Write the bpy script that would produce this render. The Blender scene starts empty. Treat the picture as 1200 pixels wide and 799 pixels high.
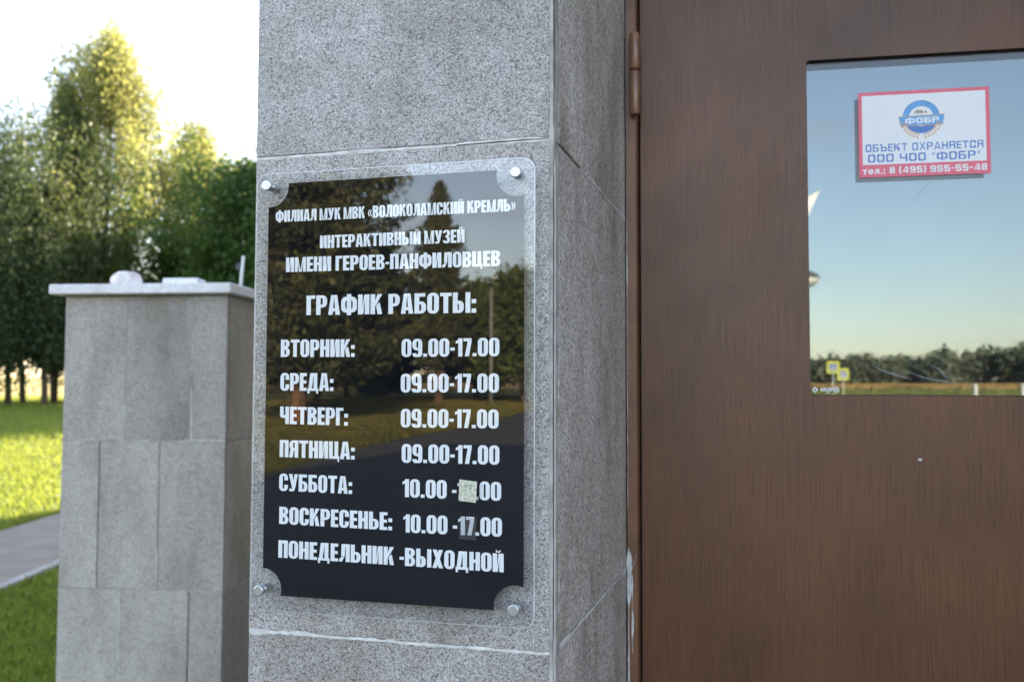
import bpy, math, random
import numpy as np
from mathutils import Matrix, Vector
R = math.radians
rnd = random.Random(7)
NP = np.random.default_rng(11)
scene = bpy.context.scene
col = scene.collection

# ------------------------------------------------------------------ camera
cam_d = bpy.data.cameras.new("camera")
cam = bpy.data.objects.new("camera", cam_d); col.objects.link(cam)
CAM = Vector((0.2521, -1.0756, 1.5034))
yaw, pit, rol = R(-15.675), R(2.937), R(0.155)
fw = Vector((math.sin(yaw) * math.cos(pit), math.cos(yaw) * math.cos(pit), math.sin(pit)))
r0 = Vector((math.cos(yaw), -math.sin(yaw), 0)); u0 = r0.cross(fw)
r1 = r0 * math.cos(rol) + u0 * math.sin(rol); u1 = -r0 * math.sin(rol) + u0 * math.cos(rol)
m = Matrix.Identity(4)
for i in range(3):
    m[i][0] = r1[i]; m[i][1] = u1[i]; m[i][2] = -fw[i]; m[i][3] = CAM[i]
cam.matrix_world = m
cam_d.sensor_width = 22.3
cam_d.lens = 22.3 * 1110.0 / 1200.0
cam_d.clip_start = 0.02; cam_d.clip_end = 3000
cam_d.dof.use_dof = True
cam_d.dof.focus_distance = 1.15
cam_d.dof.aperture_fstop = 4.2
scene.camera = cam

# ------------------------------------------------------------------ sky, sun, exposure
SUN_EL, SUN_AZ = 13.9, 19.0          # azimuth clockwise from +Y towards +X
world = bpy.data.worlds.new("World"); scene.world = world; world.use_nodes = True
wn = world.node_tree.nodes; wl = world.node_tree.links
bg = wn["Background"]
sky = wn.new("ShaderNodeTexSky"); sky.sky_type = 'NISHITA'; sky.sun_disc = False
sky.sun_elevation = R(SUN_EL); sky.sun_rotation = R(SUN_AZ)
sky.air_density = 1.0; sky.dust_density = 0.6; sky.ozone_density = 1.5
# a few small thin evening clouds
tc = wn.new("ShaderNodeTexCoord"); mp = wn.new("ShaderNodeMapping"); mp.inputs["Scale"].default_value = (1.6, 1.6, 7.0)
nz = wn.new("ShaderNodeTexNoise"); nz.inputs["Scale"].default_value = 2.6; nz.inputs["Detail"].default_value = 6
rp = wn.new("ShaderNodeMapRange"); rp.inputs[1].default_value = 0.60; rp.inputs[2].default_value = 0.80; rp.inputs[4].default_value = 0.55
mx = wn.new("ShaderNodeMixRGB"); mx.inputs[2].default_value = (3.6, 3.0, 2.8, 1)
wl.new(tc.outputs["Generated"], mp.inputs["Vector"]); wl.new(mp.outputs[0], nz.inputs["Vector"])
wl.new(nz.outputs["Fac"], rp.inputs[0]); wl.new(rp.outputs[0], mx.inputs[0])
hs = wn.new("ShaderNodeHueSaturation"); hs.inputs["Saturation"].default_value = 0.86
wb = wn.new("ShaderNodeMixRGB"); wb.blend_type = 'MULTIPLY'; wb.inputs[0].default_value = 1.0; wb.inputs[2].default_value = (1.13, 0.985, 0.935, 1)
wl.new(sky.outputs[0], hs.inputs["Color"]); wl.new(hs.outputs[0], wb.inputs[1]); wl.new(wb.outputs[0], mx.inputs[1]); wl.new(mx.outputs[0], bg.inputs["Color"])
bg.inputs["Strength"].default_value = 0.15
sd = bpy.data.lights.new("sun", 'SUN'); sun = bpy.data.objects.new("sun", sd); col.objects.link(sun)
sd.energy = 5.0; sd.angle = R(0.5); sd.color = (1.0, 0.84, 0.60)
sdir = Vector((math.sin(R(SUN_AZ)) * math.cos(R(SUN_EL)), math.cos(R(SUN_AZ)) * math.cos(R(SUN_EL)), math.sin(R(SUN_EL))))
sun.rotation_euler = sdir.to_track_quat('Z', 'Y').to_euler()
sun.location = (0, 0, 60)
scene.view_settings.view_transform = 'Standard'
scene.view_settings.look = 'None'
scene.view_settings.gamma = 1
scene.view_settings.exposure = 2.5
scene.cycles.use_denoising = True
scene.cycles.max_bounces = 10
scene.cycles.transparent_max_bounces = 24
scene.cycles.caustics_reflective = False

# ------------------------------------------------------------------ helpers
def tag(o, label=None, cat=None, group=None, kind=None):
    if label: o['label'] = label
    if cat: o['category'] = cat
    if group: o['group'] = group
    if kind: o['kind'] = kind
    return o

def empty(name, loc, rz=0, **kw):
    o = bpy.data.objects.new(name, None); col.objects.link(o)
    o.location = loc; o.rotation_euler = (0, 0, rz); o.empty_display_size = 0.1
    return tag(o, **kw)

def obj(name, verts, faces, mat, parent=None, smooth=False, kind=None):
    me = bpy.data.meshes.new(name)
    me.from_pydata([tuple(v) for v in verts], [], faces)
    if mat: me.materials.append(mat)
    if smooth: me.polygons.foreach_set("use_smooth", [True] * len(me.polygons))
    me.update()
    o = bpy.data.objects.new(name, me); col.objects.link(o)
    if parent: o.parent = parent
    if kind: o['kind'] = kind
    return o

def quads_obj(name, V, mat, parent=None, kind=None, n=4):
    """fast mesh from an (N,n,3) array of polygons"""
    V = np.asarray(V, dtype=np.float32); N = len(V)
    me = bpy.data.meshes.new(name)
    me.vertices.add(N * n); me.loops.add(N * n); me.polygons.add(N)
    me.vertices.foreach_set("co", V.reshape(-1))
    me.loops.foreach_set("vertex_index", np.arange(N * n, dtype=np.int32))
    me.polygons.foreach_set("loop_start", np.arange(0, N * n, n, dtype=np.int32))
    me.polygons.foreach_set("loop_total", np.full(N, n, dtype=np.int32))
    me.materials.append(mat); me.update(calc_edges=True)
    o = bpy.data.objects.new(name, me); col.objects.link(o)
    if parent: o.parent = parent
    if kind: o['kind'] = kind
    return o

class MB:
    """collects shapes into one mesh"""
    def __init__(s): s.v = []; s.f = []
    def add(s, v, f):
        b = len(s.v); s.v += [tuple(x) for x in v]; s.f += [tuple(i + b for i in q) for q in f]; return s
    def box(s, a, b, c=0.0):
        x0, y0, z0 = a; x1, y1, z1 = b
        if c <= 0:
            v = [(x, y, z) for z in (z0, z1) for y in (y0, y1) for x in (x0, x1)]
            return s.add(v, [(0, 2, 3, 1), (4, 5, 7, 6), (0, 1, 5, 4), (2, 6, 7, 3), (0, 4, 6, 2), (1, 3, 7, 5)])
        # chamfered box: 24 verts
        v = []; idx = {}
        X = (x0, x1); Y = (y0, y1); Z = (z0, z1)
        for i in (0, 1):
            for j in (0, 1):
                for k in (0, 1):
                    sx = c if i == 0 else -c; sy = c if j == 0 else -c; sz = c if k == 0 else -c
                    for ax, p in enumerate(((X[i], Y[j] + sy, Z[k] + sz), (X[i] + sx, Y[j], Z[k] + sz), (X[i] + sx, Y[j] + sy, Z[k]))):
                        idx[(i, j, k, ax)] = len(v); v.append(p)
        f = []
        for i in (0, 1):
            q = [idx[(i, j, k, 0)] for j, k in ((0, 0), (1, 0), (1, 1), (0, 1))]; f.append(tuple(q if i else q[::-1]))
            q = [idx[(j, i, k, 1)] for j, k in ((0, 0), (1, 0), (1, 1), (0, 1))]; f.append(tuple(q[::-1] if i else q))
            q = [idx[(j, k, i, 2)] for j, k in ((0, 0), (1, 0), (1, 1), (0, 1))]; f.append(tuple(q if i else q[::-1]))
        for a in (0, 1):
            for b2 in (0, 1):
                f.append((idx[(a, b2, 0, 0)], idx[(a, b2, 1, 0)], idx[(a, b2, 1, 1)], idx[(a, b2, 0, 1)]))
                f.append((idx[(a, 0, b2, 0)], idx[(a, 1, b2, 0)], idx[(a, 1, b2, 2)], idx[(a, 0, b2, 2)]))
                f.append((idx[(0, a, b2, 1)], idx[(1, a, b2, 1)], idx[(1, a, b2, 2)], idx[(0, a, b2, 2)]))
        for i in (0, 1):
            for j in (0, 1):
                for k in (0, 1):
                    f.append(tuple(idx[(i, j, k, x)] for x in (0, 1, 2)))
        return s.add(v, f)
    def tube(s, pts, rad, n=10, cap=True):
        pts = [Vector(p) for p in pts]; v = []; f = []
        if not hasattr(rad, '__len__'): rad = [rad] * len(pts)
        for i, p in enumerate(pts):
            d = (pts[min(i + 1, len(pts) - 1)] - pts[max(i - 1, 0)]).normalized()
            a = d.cross(Vector((0.3, 0.2, 1) if abs(d.z) < .9 else (1, 0.1, 0))).normalized(); b = d.cross(a)
            for k in range(n):
                t = 2 * math.pi * k / n
                v.append(p + (a * math.cos(t) + b * math.sin(t)) * rad[i])
        for i in range(len(pts) - 1):
            for k in range(n):
                f.append((i * n + k, i * n + (k + 1) % n, (i + 1) * n + (k + 1) % n, (i + 1) * n + k))
        if cap:
            f.append(tuple(range(n))[::-1]); f.append(tuple((len(pts) - 1) * n + k for k in range(n)))
        return s.add(v, f)
    def lathe(s, prof, c=(0, 0, 0), n=24, axis='z'):
        v = []; f = []
        for (r, h) in prof:
            for k in range(n):
                t = 2 * math.pi * k / n
                p = (r * math.cos(t), r * math.sin(t), h) if axis == 'z' else (r * math.cos(t), -h, r * math.sin(t))
                v.append((p[0] + c[0], p[1] + c[1], p[2] + c[2]))
        for i in range(len(prof) - 1):
            for k in range(n):
                f.append((i * n + k, i * n + (k + 1) % n, (i + 1) * n + (k + 1) % n, (i + 1) * n + k))
        f.append(tuple(range(n))[::-1]); f.append(tuple((len(prof) - 1) * n + k for k in range(n)))
        return s.add(v, f)
    def prism(s, outline, y0, y1):
        """outline in (x,z), extruded from y0 to y1"""
        n = len(outline)
        v = [(x, y0, z) for x, z in outline] + [(x, y1, z) for x, z in outline]
        f = [tuple(range(n)), tuple(range(n, 2 * n))[::-1]] + [(i, i + n, (i + 1) % n + n, (i + 1) % n) for i in range(n)]
        return s.add(v, f)
    def build(s, name, mat, parent=None, smooth=False, kind=None): return obj(name, s.v, s.f, mat, parent, smooth, kind)

# ------------------------------------------------------------------ materials
def mat(name):
    mt = bpy.data.materials.new(name); mt.use_nodes = True
    nt = mt.node_tree; return mt, nt.nodes, nt.links, nt.nodes["Principled BSDF"]

def N(nodes, t, **kw):
    n = nodes.new(t)
    for k, v in kw.items():
        if k in n.inputs: n.inputs[k].default_value = v
        else: setattr(n, k, v)
    return n

def ramp(nodes, stops):
    n = nodes.new("ShaderNodeValToRGB"); e = n.color_ramp.elements
    e[0].position, e[0].color = stops[0][0], (*stops[0][1], 1); e[1].position, e[1].color = stops[-1][0], (*stops[-1][1], 1)
    for p, c in stops[1:-1]:
        x = e.new(p); x.color = (*c, 1)
    return n

def plain(name, c, rough=0.6, metal=0.0, var=0.12, scale=8.0, bump=0.0, spec=0.5):
    mt, n, l, b = mat(name)
    tcn = N(n, "ShaderNodeTexCoord"); no = N(n, "ShaderNodeTexNoise", Scale=scale, Detail=5.0)
    l.new(tcn.outputs["Object"], no.inputs["Vector"])
    rm = ramp(n, [(0.3, [x * (1 - var) for x in c]), (0.7, [min(1, x * (1 + var)) for x in c])])
    l.new(no.outputs["Fac"], rm.inputs[0]); l.new(rm.outputs[0], b.inputs["Base Color"])
    b.inputs["Roughness"].default_value = rough; b.inputs["Metallic"].default_value = metal
    b.inputs["Specular IOR Level"].default_value = spec
    if bump:
        bp = N(n, "ShaderNodeBump", Strength=0.4, Distance=bump); l.new(no.outputs["Fac"], bp.inputs["Height"]); l.new(bp.outputs[0], b.inputs["Normal"])
    return mt

def granite(name, base, grain=420.0, contrast=1.0, stain=0.5, cloud=6.0, mott=1.0, tone=.11):
    """fine salt and pepper granite with soft weather stains; every slab shifts tone a little"""
    mt, n, l, b = mat(name)
    g = N(n, "ShaderNodeNewGeometry"); oi = N(n, "ShaderNodeObjectInfo")
    tcn = N(n, "ShaderNodeTexCoord")
    off = N(n, "ShaderNodeVectorMath", operation='ADD')
    cmb = N(n, "ShaderNodeCombineXYZ"); mulr = N(n, "ShaderNodeMath", operation='MULTIPLY'); mulr.inputs[1].default_value = 37.0
    l.new(oi.outputs["Random"], mulr.inputs[0]); l.new(mulr.outputs[0], cmb.inputs[0]); l.new(mulr.outputs[0], cmb.inputs[2])
    l.new(tcn.outputs["Object"], off.inputs[0]); l.new(cmb.outputs[0], off.inputs[1])
    v1 = N(n, "ShaderNodeTexVoronoi", Scale=grain); l.new(off.outputs[0], v1.inputs["Vector"])
    v2 = N(n, "ShaderNodeTexVoronoi", Scale=grain * 0.55); l.new(off.outputs[0], v2.inputs["Vector"])
    sp1 = N(n, "ShaderNodeSeparateColor"); l.new(v1.outputs["Color"], sp1.inputs[0])
    sp2 = N(n, "ShaderNodeSeparateColor"); l.new(v2.outputs["Color"], sp2.inputs[0])
    k = contrast
    def sc(f): return [max(0.01, x * (1 + (f - 1) * k)) for x in base]
    r1_ = ramp(n, [(0.0, sc(0.30)), (0.16, sc(0.62)), (0.45, sc(0.98)), (0.80, sc(1.28)), (1.0, sc(1.75))])
    l.new(sp1.outputs[0], r1_.inputs[0])
    r2_ = ramp(n, [(0.0, (1 - .62 * k,) * 3), (0.10, (1 - .40 * k,) * 3), (0.22, (.98,) * 3), (0.8, (1.06,) * 3), (1.0, (1 + .22 * k,) * 3)])
    l.new(sp2.outputs[0], r2_.inputs[0])
    m1 = N(n, "ShaderNodeMixRGB", blend_type='MULTIPLY'); m1.inputs[0].default_value = 1.0
    l.new(r1_.outputs[0], m1.inputs[1]); l.new(r2_.outputs[0], m1.inputs[2])
    # weather stains: big soft clouds and vertical runs
    mpn = N(n, "ShaderNodeMapping"); mpn.inputs["Scale"].default_value = (1, 1, 0.35); l.new(off.outputs[0], mpn.inputs["Vector"])
    n1 = N(n, "ShaderNodeTexNoise", Scale=cloud, Detail=5.0, Roughness=0.6); l.new(mpn.outputs[0], n1.inputs["Vector"])
    n2 = N(n, "ShaderNodeTexNoise", Scale=22.0, Detail=4.0); l.new(off.outputs[0], n2.inputs["Vector"])
    st = ramp(n, [(0.32, (1 - .42 * stain, 1 - .44 * stain, 1 - .48 * stain)), (0.5, (1, 1, 1)), (0.72, (1 + .28 * stain, 1 + .29 * stain, 1 + .32 * stain))]); l.new(n1.outputs["Fac"], st.inputs[0])
    st2 = ramp(n, [(0.35, (1 - .10 * mott, 1 - .115 * mott, 1 - .14 * mott)), (0.65, (1 + .07 * mott, 1 + .07 * mott, 1 + .08 * mott))]); l.new(n2.outputs["Fac"], st2.inputs[0])
    m2 = N(n, "ShaderNodeMixRGB", blend_type='MULTIPLY'); m2.inputs[0].default_value = 1.0
    m3 = N(n, "ShaderNodeMixRGB", blend_type='MULTIPLY'); m3.inputs[0].default_value = 1.0
    l.new(m1.outputs[0], m2.inputs[1]); l.new(st.outputs[0], m2.inputs[2]); l.new(m2.outputs[0], m3.inputs[1]); l.new(st2.outputs[0], m3.inputs[2])
    tr = N(n, "ShaderNodeMapRange"); tr.inputs[3].default_value = 1 - tone; tr.inputs[4].default_value = 1 + tone; l.new(oi.outputs["Random"], tr.inputs[0])
    m4 = N(n, "ShaderNodeVectorMath", operation='SCALE'); l.new(m3.outputs[0], m4.inputs[0]); l.new(tr.outputs[0], m4.inputs["Scale"])
    l.new(m4.outputs[0], b.inputs["Base Color"])
    b.inputs["Roughness"].default_value = 0.55; b.inputs["Specular IOR Level"].default_value = 0.4
    bp = N(n, "ShaderNodeBump", Strength=0.35, Distance=0.0008); l.new(sp1.outputs[0], bp.inputs["Height"]); l.new(bp.outputs[0], b.inputs["Normal"])
    return mt

M = {}
M['granite'] = granite('granite', (0.345, 0.332, 0.322), 820, 0.85, stain=0.80, cloud=4.5)
M['granite_side'] = granite('granite_side', (0.45, 0.420, 0.392), 470, 0.85, stain=1.0, cloud=8.0)
M['granite_pier'] = granite('granite_pier', (0.352, 0.330, 0.305), 400, 0.55, stain=0.65, cloud=4.0, mott=.7, tone=.15)
M['granite_cap'] = granite('granite_cap', (0.80, 0.80, 0.83), 300, 0.2, stain=0.2)
M['granite_wall'] = granite('granite_wall', (0.30, 0.295, 0.29), 200, 0.5, stain=0.5)
M['mortar'] = plain('mortar', (0.58, 0.58, 0.57), 0.9, var=0.22, scale=60, bump=0.001)
M['pier_mortar'] = plain('pier_mortar', (0.44, 0.43, 0.41), 0.9, var=0.3, scale=30, bump=0.001)
M['old_mortar'] = plain('old_mortar', (0.36, 0.345, 0.32), 0.9, var=0.3, scale=50, bump=0.001)
M['crack'] = plain('crack', (0.09, 0.07, 0.055), 0.9)
M['core'] = plain('core', (0.25, 0.24, 0.23), 0.9)
M['white_print'] = plain('white_print', (0.93, 0.95, 0.97), 0.6, var=0.03, scale=90, spec=0.1)
M['black_print'] = plain('black_print', (0.005, 0.006, 0.009), 0.6, var=0.1, scale=20, spec=0.0)
M['chrome'] = plain('chrome', (0.56, 0.58, 0.60), 0.38, 1.0, var=0.03)
M['paper'] = plain('paper', (0.52, 0.53, 0.42), 0.8, var=0.35, scale=260)
M['pencil'] = plain('pencil', (0.17, 0.20, 0.18), 0.9)
M['stone_white'] = plain('stone_white', (0.84, 0.76, 0.75), 0.8, var=0.25, scale=30, bump=0.004)
M['slab_white'] = plain('slab_white', (0.78, 0.80, 0.84), 0.7, var=0.1)
M['stick_white'] = plain('stick_white', (0.75, 0.80, 0.78), 0.6)
M['dark_plastic'] = plain('dark_plastic', (0.03, 0.025, 0.05), 0.5)
M['red_print'] = plain('red_print', (0.86, 0.17, 0.24), 0.5, var=0.06, scale=40)
M['white_vinyl'] = plain('white_vinyl', (0.90, 0.91, 0.93), 0.45, var=0.02)
M['blue_print'] = plain('blue_print', (0.10, 0.24, 0.62), 0.5, var=0.05)
M['light_blue_print'] = plain('light_blue_print', (0.14, 0.42, 0.80), 0.5, var=0.15, scale=60)
M['orange_print'] = plain('orange_print', (0.75, 0.42, 0.14), 0.5, var=0.1)
M['concrete'] = plain('concrete', (0.40, 0.38, 0.35), 0.9, var=0.15, bump=0.003)
M['pole_grey'] = plain('pole_grey', (0.26, 0.25, 0.23), 0.9)
M['post_white'] = plain('post_white', (0.60, 0.58, 0.54), 0.7)
M['sign_yellow'] = plain('sign_yellow', (0.52, 0.50, 0.04), 0.5, var=0.04)
M['sign_blue'] = plain('sign_blue', (0.03, 0.10, 0.40), 0.5)
M['steel'] = plain('steel', (0.35, 0.35, 0.36), 0.45, 0.8)
M['flag_white'] = plain('flag_white', (0.82, 0.80, 0.78), 0.8)
M['roof'] = plain('roof', (0.12, 0.11, 0.11), 0.7)
M['rubber'] = plain('rubber', (0.015, 0.013, 0.012), 0.7)
M['grass_far'] = None

def door_paint(name, base, rough=0.38):
    """brown paint over a pressed wood grain"""
    mt, n, l, b = mat(name)
    tcn = N(n, "ShaderNodeTexCoord")
    wz = N(n, "ShaderNodeTexNoise", Scale=2.2, Detail=3.0); l.new(tcn.outputs["Object"], wz.inputs["Vector"])
    mp1 = N(n, "ShaderNodeMapping"); mp1.inputs["Scale"].default_value = (1, 1, 0.022)
    ad = N(n, "ShaderNodeVectorMath", operation='MULTIPLY_ADD')
    l.new(wz.outputs["Color"], ad.inputs[0]); ad.inputs[1].default_value = (0.02, 0, 0); l.new(tcn.outputs["Object"], ad.inputs[2])
    l.new(ad.outputs[0], mp1.inputs["Vector"])
    g1 = N(n, "ShaderNodeTexNoise", Scale=330.0, Detail=3.0, Roughness=0.65); l.new(mp1.outputs[0], g1.inputs["Vector"])
    g2 = N(n, "ShaderNodeTexNoise", Scale=900.0, Detail=2.0); l.new(mp1.outputs[0], g2.inputs["Vector"])
    mp2 = N(n, "ShaderNodeMapping"); mp2.inputs["Scale"].default_value = (1, 1, 0.05); l.new(tcn.outputs["Object"], mp2.inputs["Vector"])
    g3 = N(n, "ShaderNodeTexNoise", Scale=420.0, Detail=1.0); l.new(mp2.outputs[0], g3.inputs["Vector"])
    cl = N(n, "ShaderNodeTexNoise", Scale=4.5, Detail=4.0); l.new(tcn.outputs["Object"], cl.inputs["Vector"])
    rg = ramp(n, [(0.34, [x * 0.74 for x in base]), (0.50, base), (0.68, [x * 1.16 for x in base])]); l.new(g1.outputs["Fac"], rg.inputs[0])
    rc = ramp(n, [(0.3, (0.77, 0.78, 0.80)), (0.5, (1, 1, 1)), (0.7, (1.24, 1.18, 1.10))]); l.new(cl.outputs["Fac"], rc.inputs[0])
    rd = ramp(n, [(0.28, (0.60, 0.57, 0.55)), (0.36, (1, 1, 1)), (1.0, (1, 1, 1))]); l.new(g3.outputs["Fac"], rd.inputs[0])
    m1 = N(n, "ShaderNodeMixRGB", blend_type='MULTIPLY'); m1.inputs[0].default_value = 1.0
    m2 = N(n, "ShaderNodeMixRGB", blend_type='MULTIPLY'); m2.inputs[0].default_value = 1.0
    l.new(rg.outputs[0], m1.inputs[1]); l.new(rc.outputs[0], m1.inputs[2]); l.new(m1.outputs[0], m2.inputs[1]); l.new(rd.outputs[0], m2.inputs[2])
    l.new(m2.outputs[0], b.inputs["Base Color"])
    b.inputs["Specular IOR Level"].default_value = 0.42
    sm = N(n, "ShaderNodeTexNoise", Scale=7.0, Detail=6.0, Roughness=0.65); l.new(tcn.outputs["Object"], sm.inputs["Vector"])
    mr = N(n, "ShaderNodeMapRange"); mr.inputs[1].default_value = .35; mr.inputs[2].default_value = .7; mr.inputs[3].default_value = rough; mr.inputs[4].default_value = rough + .07
    l.new(sm.outputs["Fac"], mr.inputs[0]); l.new(mr.outputs[0], b.inputs["Roughness"])
    bp = N(n, "ShaderNodeBump", Strength=0.45, Distance=0.0005); l.new(g1.outputs["Fac"], bp.inputs["Height"]); l.new(bp.outputs[0], b.inputs["Normal"])
    return mt
M['door'] = door_paint('door_paint', (0.122, 0.051, 0.023))
M['frame'] = plain('frame_paint', (0.19, 0.090, 0.050), 0.36, var=0.25, scale=14, spec=0.7)
M['hinge'] = plain('hinge_paint', (0.24, 0.125, 0.070), 0.30, var=0.3, scale=40, spec=0.7)
M['rust'] = plain('rust_paint', (0.07, 0.015, 0.012), 0.6)

def clear_pane(name, tint=(1, 1, 1), boost=1.0, dust=0.0):
    mt, n, l, b = mat(name)
    out = n["Material Output"]; n.remove(b)
    t = N(n, "ShaderNodeBsdfTransparent"); t.inputs[0].default_value = (*tint, 1)
    g = N(n, "ShaderNodeBsdfGlossy", Roughness=0.0)
    fr = N(n, "ShaderNodeFresnel", IOR=1.5); ml = N(n, "ShaderNodeMath", operation='MULTIPLY'); ml.inputs[1].default_value = boost
    l.new(fr.outputs[0], ml.inputs[0])
    gb = N(n, "ShaderNodeNewGeometry"); io_ = N(n, "ShaderNodeMapRange"); io_.inputs[3].default_value = 1.5; io_.inputs[4].default_value = 1 / 1.5
    l.new(gb.outputs["Backfacing"], io_.inputs[0]); l.new(io_.outputs[0], fr.inputs["IOR"])
    mxs = N(n, "ShaderNodeMixShader"); l.new(ml.outputs[0], mxs.inputs[0]); l.new(t.outputs[0], mxs.inputs[1]); l.new(g.outputs[0], mxs.inputs[2])
    last = mxs
    if dust > 0:
        tcn = N(n, "ShaderNodeTexCoord"); no = N(n, "ShaderNodeTexNoise", Scale=9.0, Detail=6.0); l.new(tcn.outputs["Object"], no.inputs["Vector"])
        sp = N(n, "ShaderNodeTexVoronoi", Scale=130.0); l.new(tcn.outputs["Object"], sp.inputs["Vector"])
        rs = N(n, "ShaderNodeMapRange"); rs.inputs[1].default_value = 0.10; rs.inputs[2].default_value = 0.04; rs.inputs[3].default_value = 0; rs.inputs[4].default_value = dust * 3
        l.new(sp.outputs["Distance"], rs.inputs[0])
        rr = N(n, "ShaderNodeMapRange"); rr.inputs[1].default_value = 0.35; rr.inputs[2].default_value = 0.75; rr.inputs[3].default_value = dust * .3; rr.inputs[4].default_value = dust
        l.new(no.outputs["Fac"], rr.inputs[0])
        sm = N(n, "ShaderNodeMath", operation='ADD'); l.new(rs.outputs[0], sm.inputs[0]); l.new(rr.outputs[0], sm.inputs[1])
        df = N(n, "ShaderNodeBsdfDiffuse"); df.inputs[0].default_value = (0.5, 0.5, 0.48, 1)
        m5 = N(n, "ShaderNodeMixShader"); l.new(sm.outputs[0], m5.inputs[0]); l.new(mxs.outputs[0], m5.inputs[1]); l.new(df.outputs[0], m5.inputs[2]); last = m5
    l.new(last.outputs[0], out.inputs["Surface"])
    return mt
M['acrylic'] = clear_pane('acrylic', (0.985, 0.99, 0.995), 1.3, 0.002)
M['pane'] = clear_pane('outer_pane', (0.97, 0.98, 0.98), 1.0, 0.03)

def mirror_glass():
    mt, n, l, b = mat('coated_glass')
    b.inputs["Base Color"].default_value = (0.080, 0.106, 0.121, 1); b.inputs["Metallic"].default_value = 1.0; b.inputs["Roughness"].default_value = 0.0
    tcn = N(n, "ShaderNodeTexCoord"); no = N(n, "ShaderNodeTexNoise", Scale=3.0, Detail=1.0); l.new(tcn.outputs["Object"], no.inputs["Vector"])
    bp = N(n, "ShaderNodeBump", Strength=0.05, Distance=0.0008); l.new(no.outputs["Fac"], bp.inputs["Height"]); l.new(bp.outputs[0], b.inputs["Normal"])
    return mt
M['coated_glass'] = mirror_glass()

def leaf(name, dark, light, trans=0.5, tcol=(0.5, 0.55, 0.05), scale=0.35):
    mt, n, l, b = mat(name)
    out = n["Material Output"]; n.remove(b)
    tcn = N(n, "ShaderNodeTexCoord"); no = N(n, "ShaderNodeTexNoise", Scale=scale, Detail=3.0); l.new(tcn.outputs["Object"], no.inputs["Vector"])
    g = N(n, "ShaderNodeNewGeometry")
    ad = N(n, "ShaderNodeMath", operation='MULTIPLY_ADD'); l.new(g.outputs["Random Per Island"], ad.inputs[0]); ad.inputs[1].default_value = 0.5; l.new(no.outputs["Fac"], ad.inputs[2])
    rm = ramp(n, [(0.45, dark), (1.0, light)]); l.new(ad.outputs[0], rm.inputs[0])
    rt = ramp(n, [(0.45, [x * .75 for x in tcol]), (1.0, tcol)]); l.new(ad.outputs[0], rt.inputs[0])
    d = N(n, "ShaderNodeBsdfPrincipled", Roughness=0.55); d.inputs["Specular IOR Level"].default_value = 0.3
    l.new(rm.outputs[0], d.inputs["Base Color"])
    t = N(n, "ShaderNodeBsdfTranslucent"); l.new(rt.outputs[0], t.inputs[0])
    mxs = N(n, "ShaderNodeMixShader"); mxs.inputs[0].default_value = trans
    l.new(d.outputs[0], mxs.inputs[1]); l.new(t.outputs[0], mxs.inputs[2]); l.new(mxs.outputs[0], out.inputs["Surface"])
    return mt
M['straw'] = leaf('straw', (0.26, 0.16, 0.06), (0.50, 0.32, 0.12), 0.25, (0.3, 0.2, 0.08), 0.1)
M['verge_blade'] = leaf('verge_blade', (0.11, 0.13, 0.035), (0.22, 0.24, 0.07), 0.25, (0.2, 0.2, 0.06), 0.2)
M['leaf_birch'] = leaf('leaf_birch', (0.075, 0.10, 0.035), (0.15, 0.18, 0.06), 0.55, (0.52, 0.53, 0.17))  # pale tones include the glare and haze around the backlit crowns
M['leaf_dark'] = leaf('leaf_dark', (0.045, 0.075, 0.035), (0.085, 0.125, 0.055), 0.40, (0.14, 0.18, 0.06))  # green brightened in place of haze, glare is part of the colour
M['leaf_maple'] = leaf('leaf_maple', (0.030, 0.075, 0.018), (0.065, 0.13, 0.032), 0.38, (0.13, 0.20, 0.03))
M['leaf_oak'] = leaf('leaf_oak', (0.07, 0.10, 0.025), (0.17, 0.19, 0.045), 0.3, (0.12, 0.15, 0.03))
M['needles'] = leaf('needles', (0.030, 0.042, 0.018), (0.14, 0.140, 0.048), 0.12, (0.08, 0.08, 0.02), 0.8)
M['leaf_far'] = leaf('leaf_far', (0.12, 0.135, 0.09), (0.18, 0.20, 0.13), 0.25, (0.09, 0.11, 0.04), 0.12)  # lightened: distance haze is painted into the leaf colour
M['blade'] = leaf('grass_blade', (0.026, 0.088, 0.015), (0.060, 0.155, 0.028), 0.44, (0.42, 0.47, 0.07), 1.2)
M['blade_dry'] = leaf('grass_blade_dry', (0.10, 0.10, 0.02), (0.27, 0.22, 0.05), 0.3, (0.2, 0.2, 0.04), 0.6)

def bark(name, c, birch=False):
    mt, n, l, b = mat(name)
    tcn = N(n, "ShaderNodeTexCoord"); mpn = N(n, "ShaderNodeMapping"); mpn.inputs["Scale"].default_value = (1, 1, 2.5 if birch else 0.3)
    l.new(tcn.outputs["Object"], mpn.inputs["Vector"])
    no = N(n, "ShaderNodeTexNoise", Scale=2.2 if birch else 7.0, Detail=5.0, Roughness=0.7); l.new(mpn.outputs[0], no.inputs["Vector"])
    rm = ramp(n, [(0.42, (0.04, 0.035, 0.03)), (0.50, c), (0.8, [min(1, x * 1.2) for x in c])]) if birch else ramp(n, [(0.3, [x * .5 for x in c]), (0.7, [x * 1.3 for x in c])])
    l.new(no.outputs["Fac"], rm.inputs[0]); l.new(rm.outputs[0], b.inputs["Base Color"]); b.inputs["Roughness"].default_value = 0.85
    bp = N(n, "ShaderNodeBump", Strength=0.6, Distance=0.02); l.new(no.outputs["Fac"], bp.inputs["Height"]); l.new(bp.outputs[0], b.inputs["Normal"])
    return mt
M['bark_birch'] = bark('bark_birch', (0.60, 0.57, 0.52), True)
M['bark_brown'] = bark('bark_brown', (0.12, 0.09, 0.07))
M['bark_pine'] = bark('bark_pine', (0.30, 0.17, 0.10))

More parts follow.
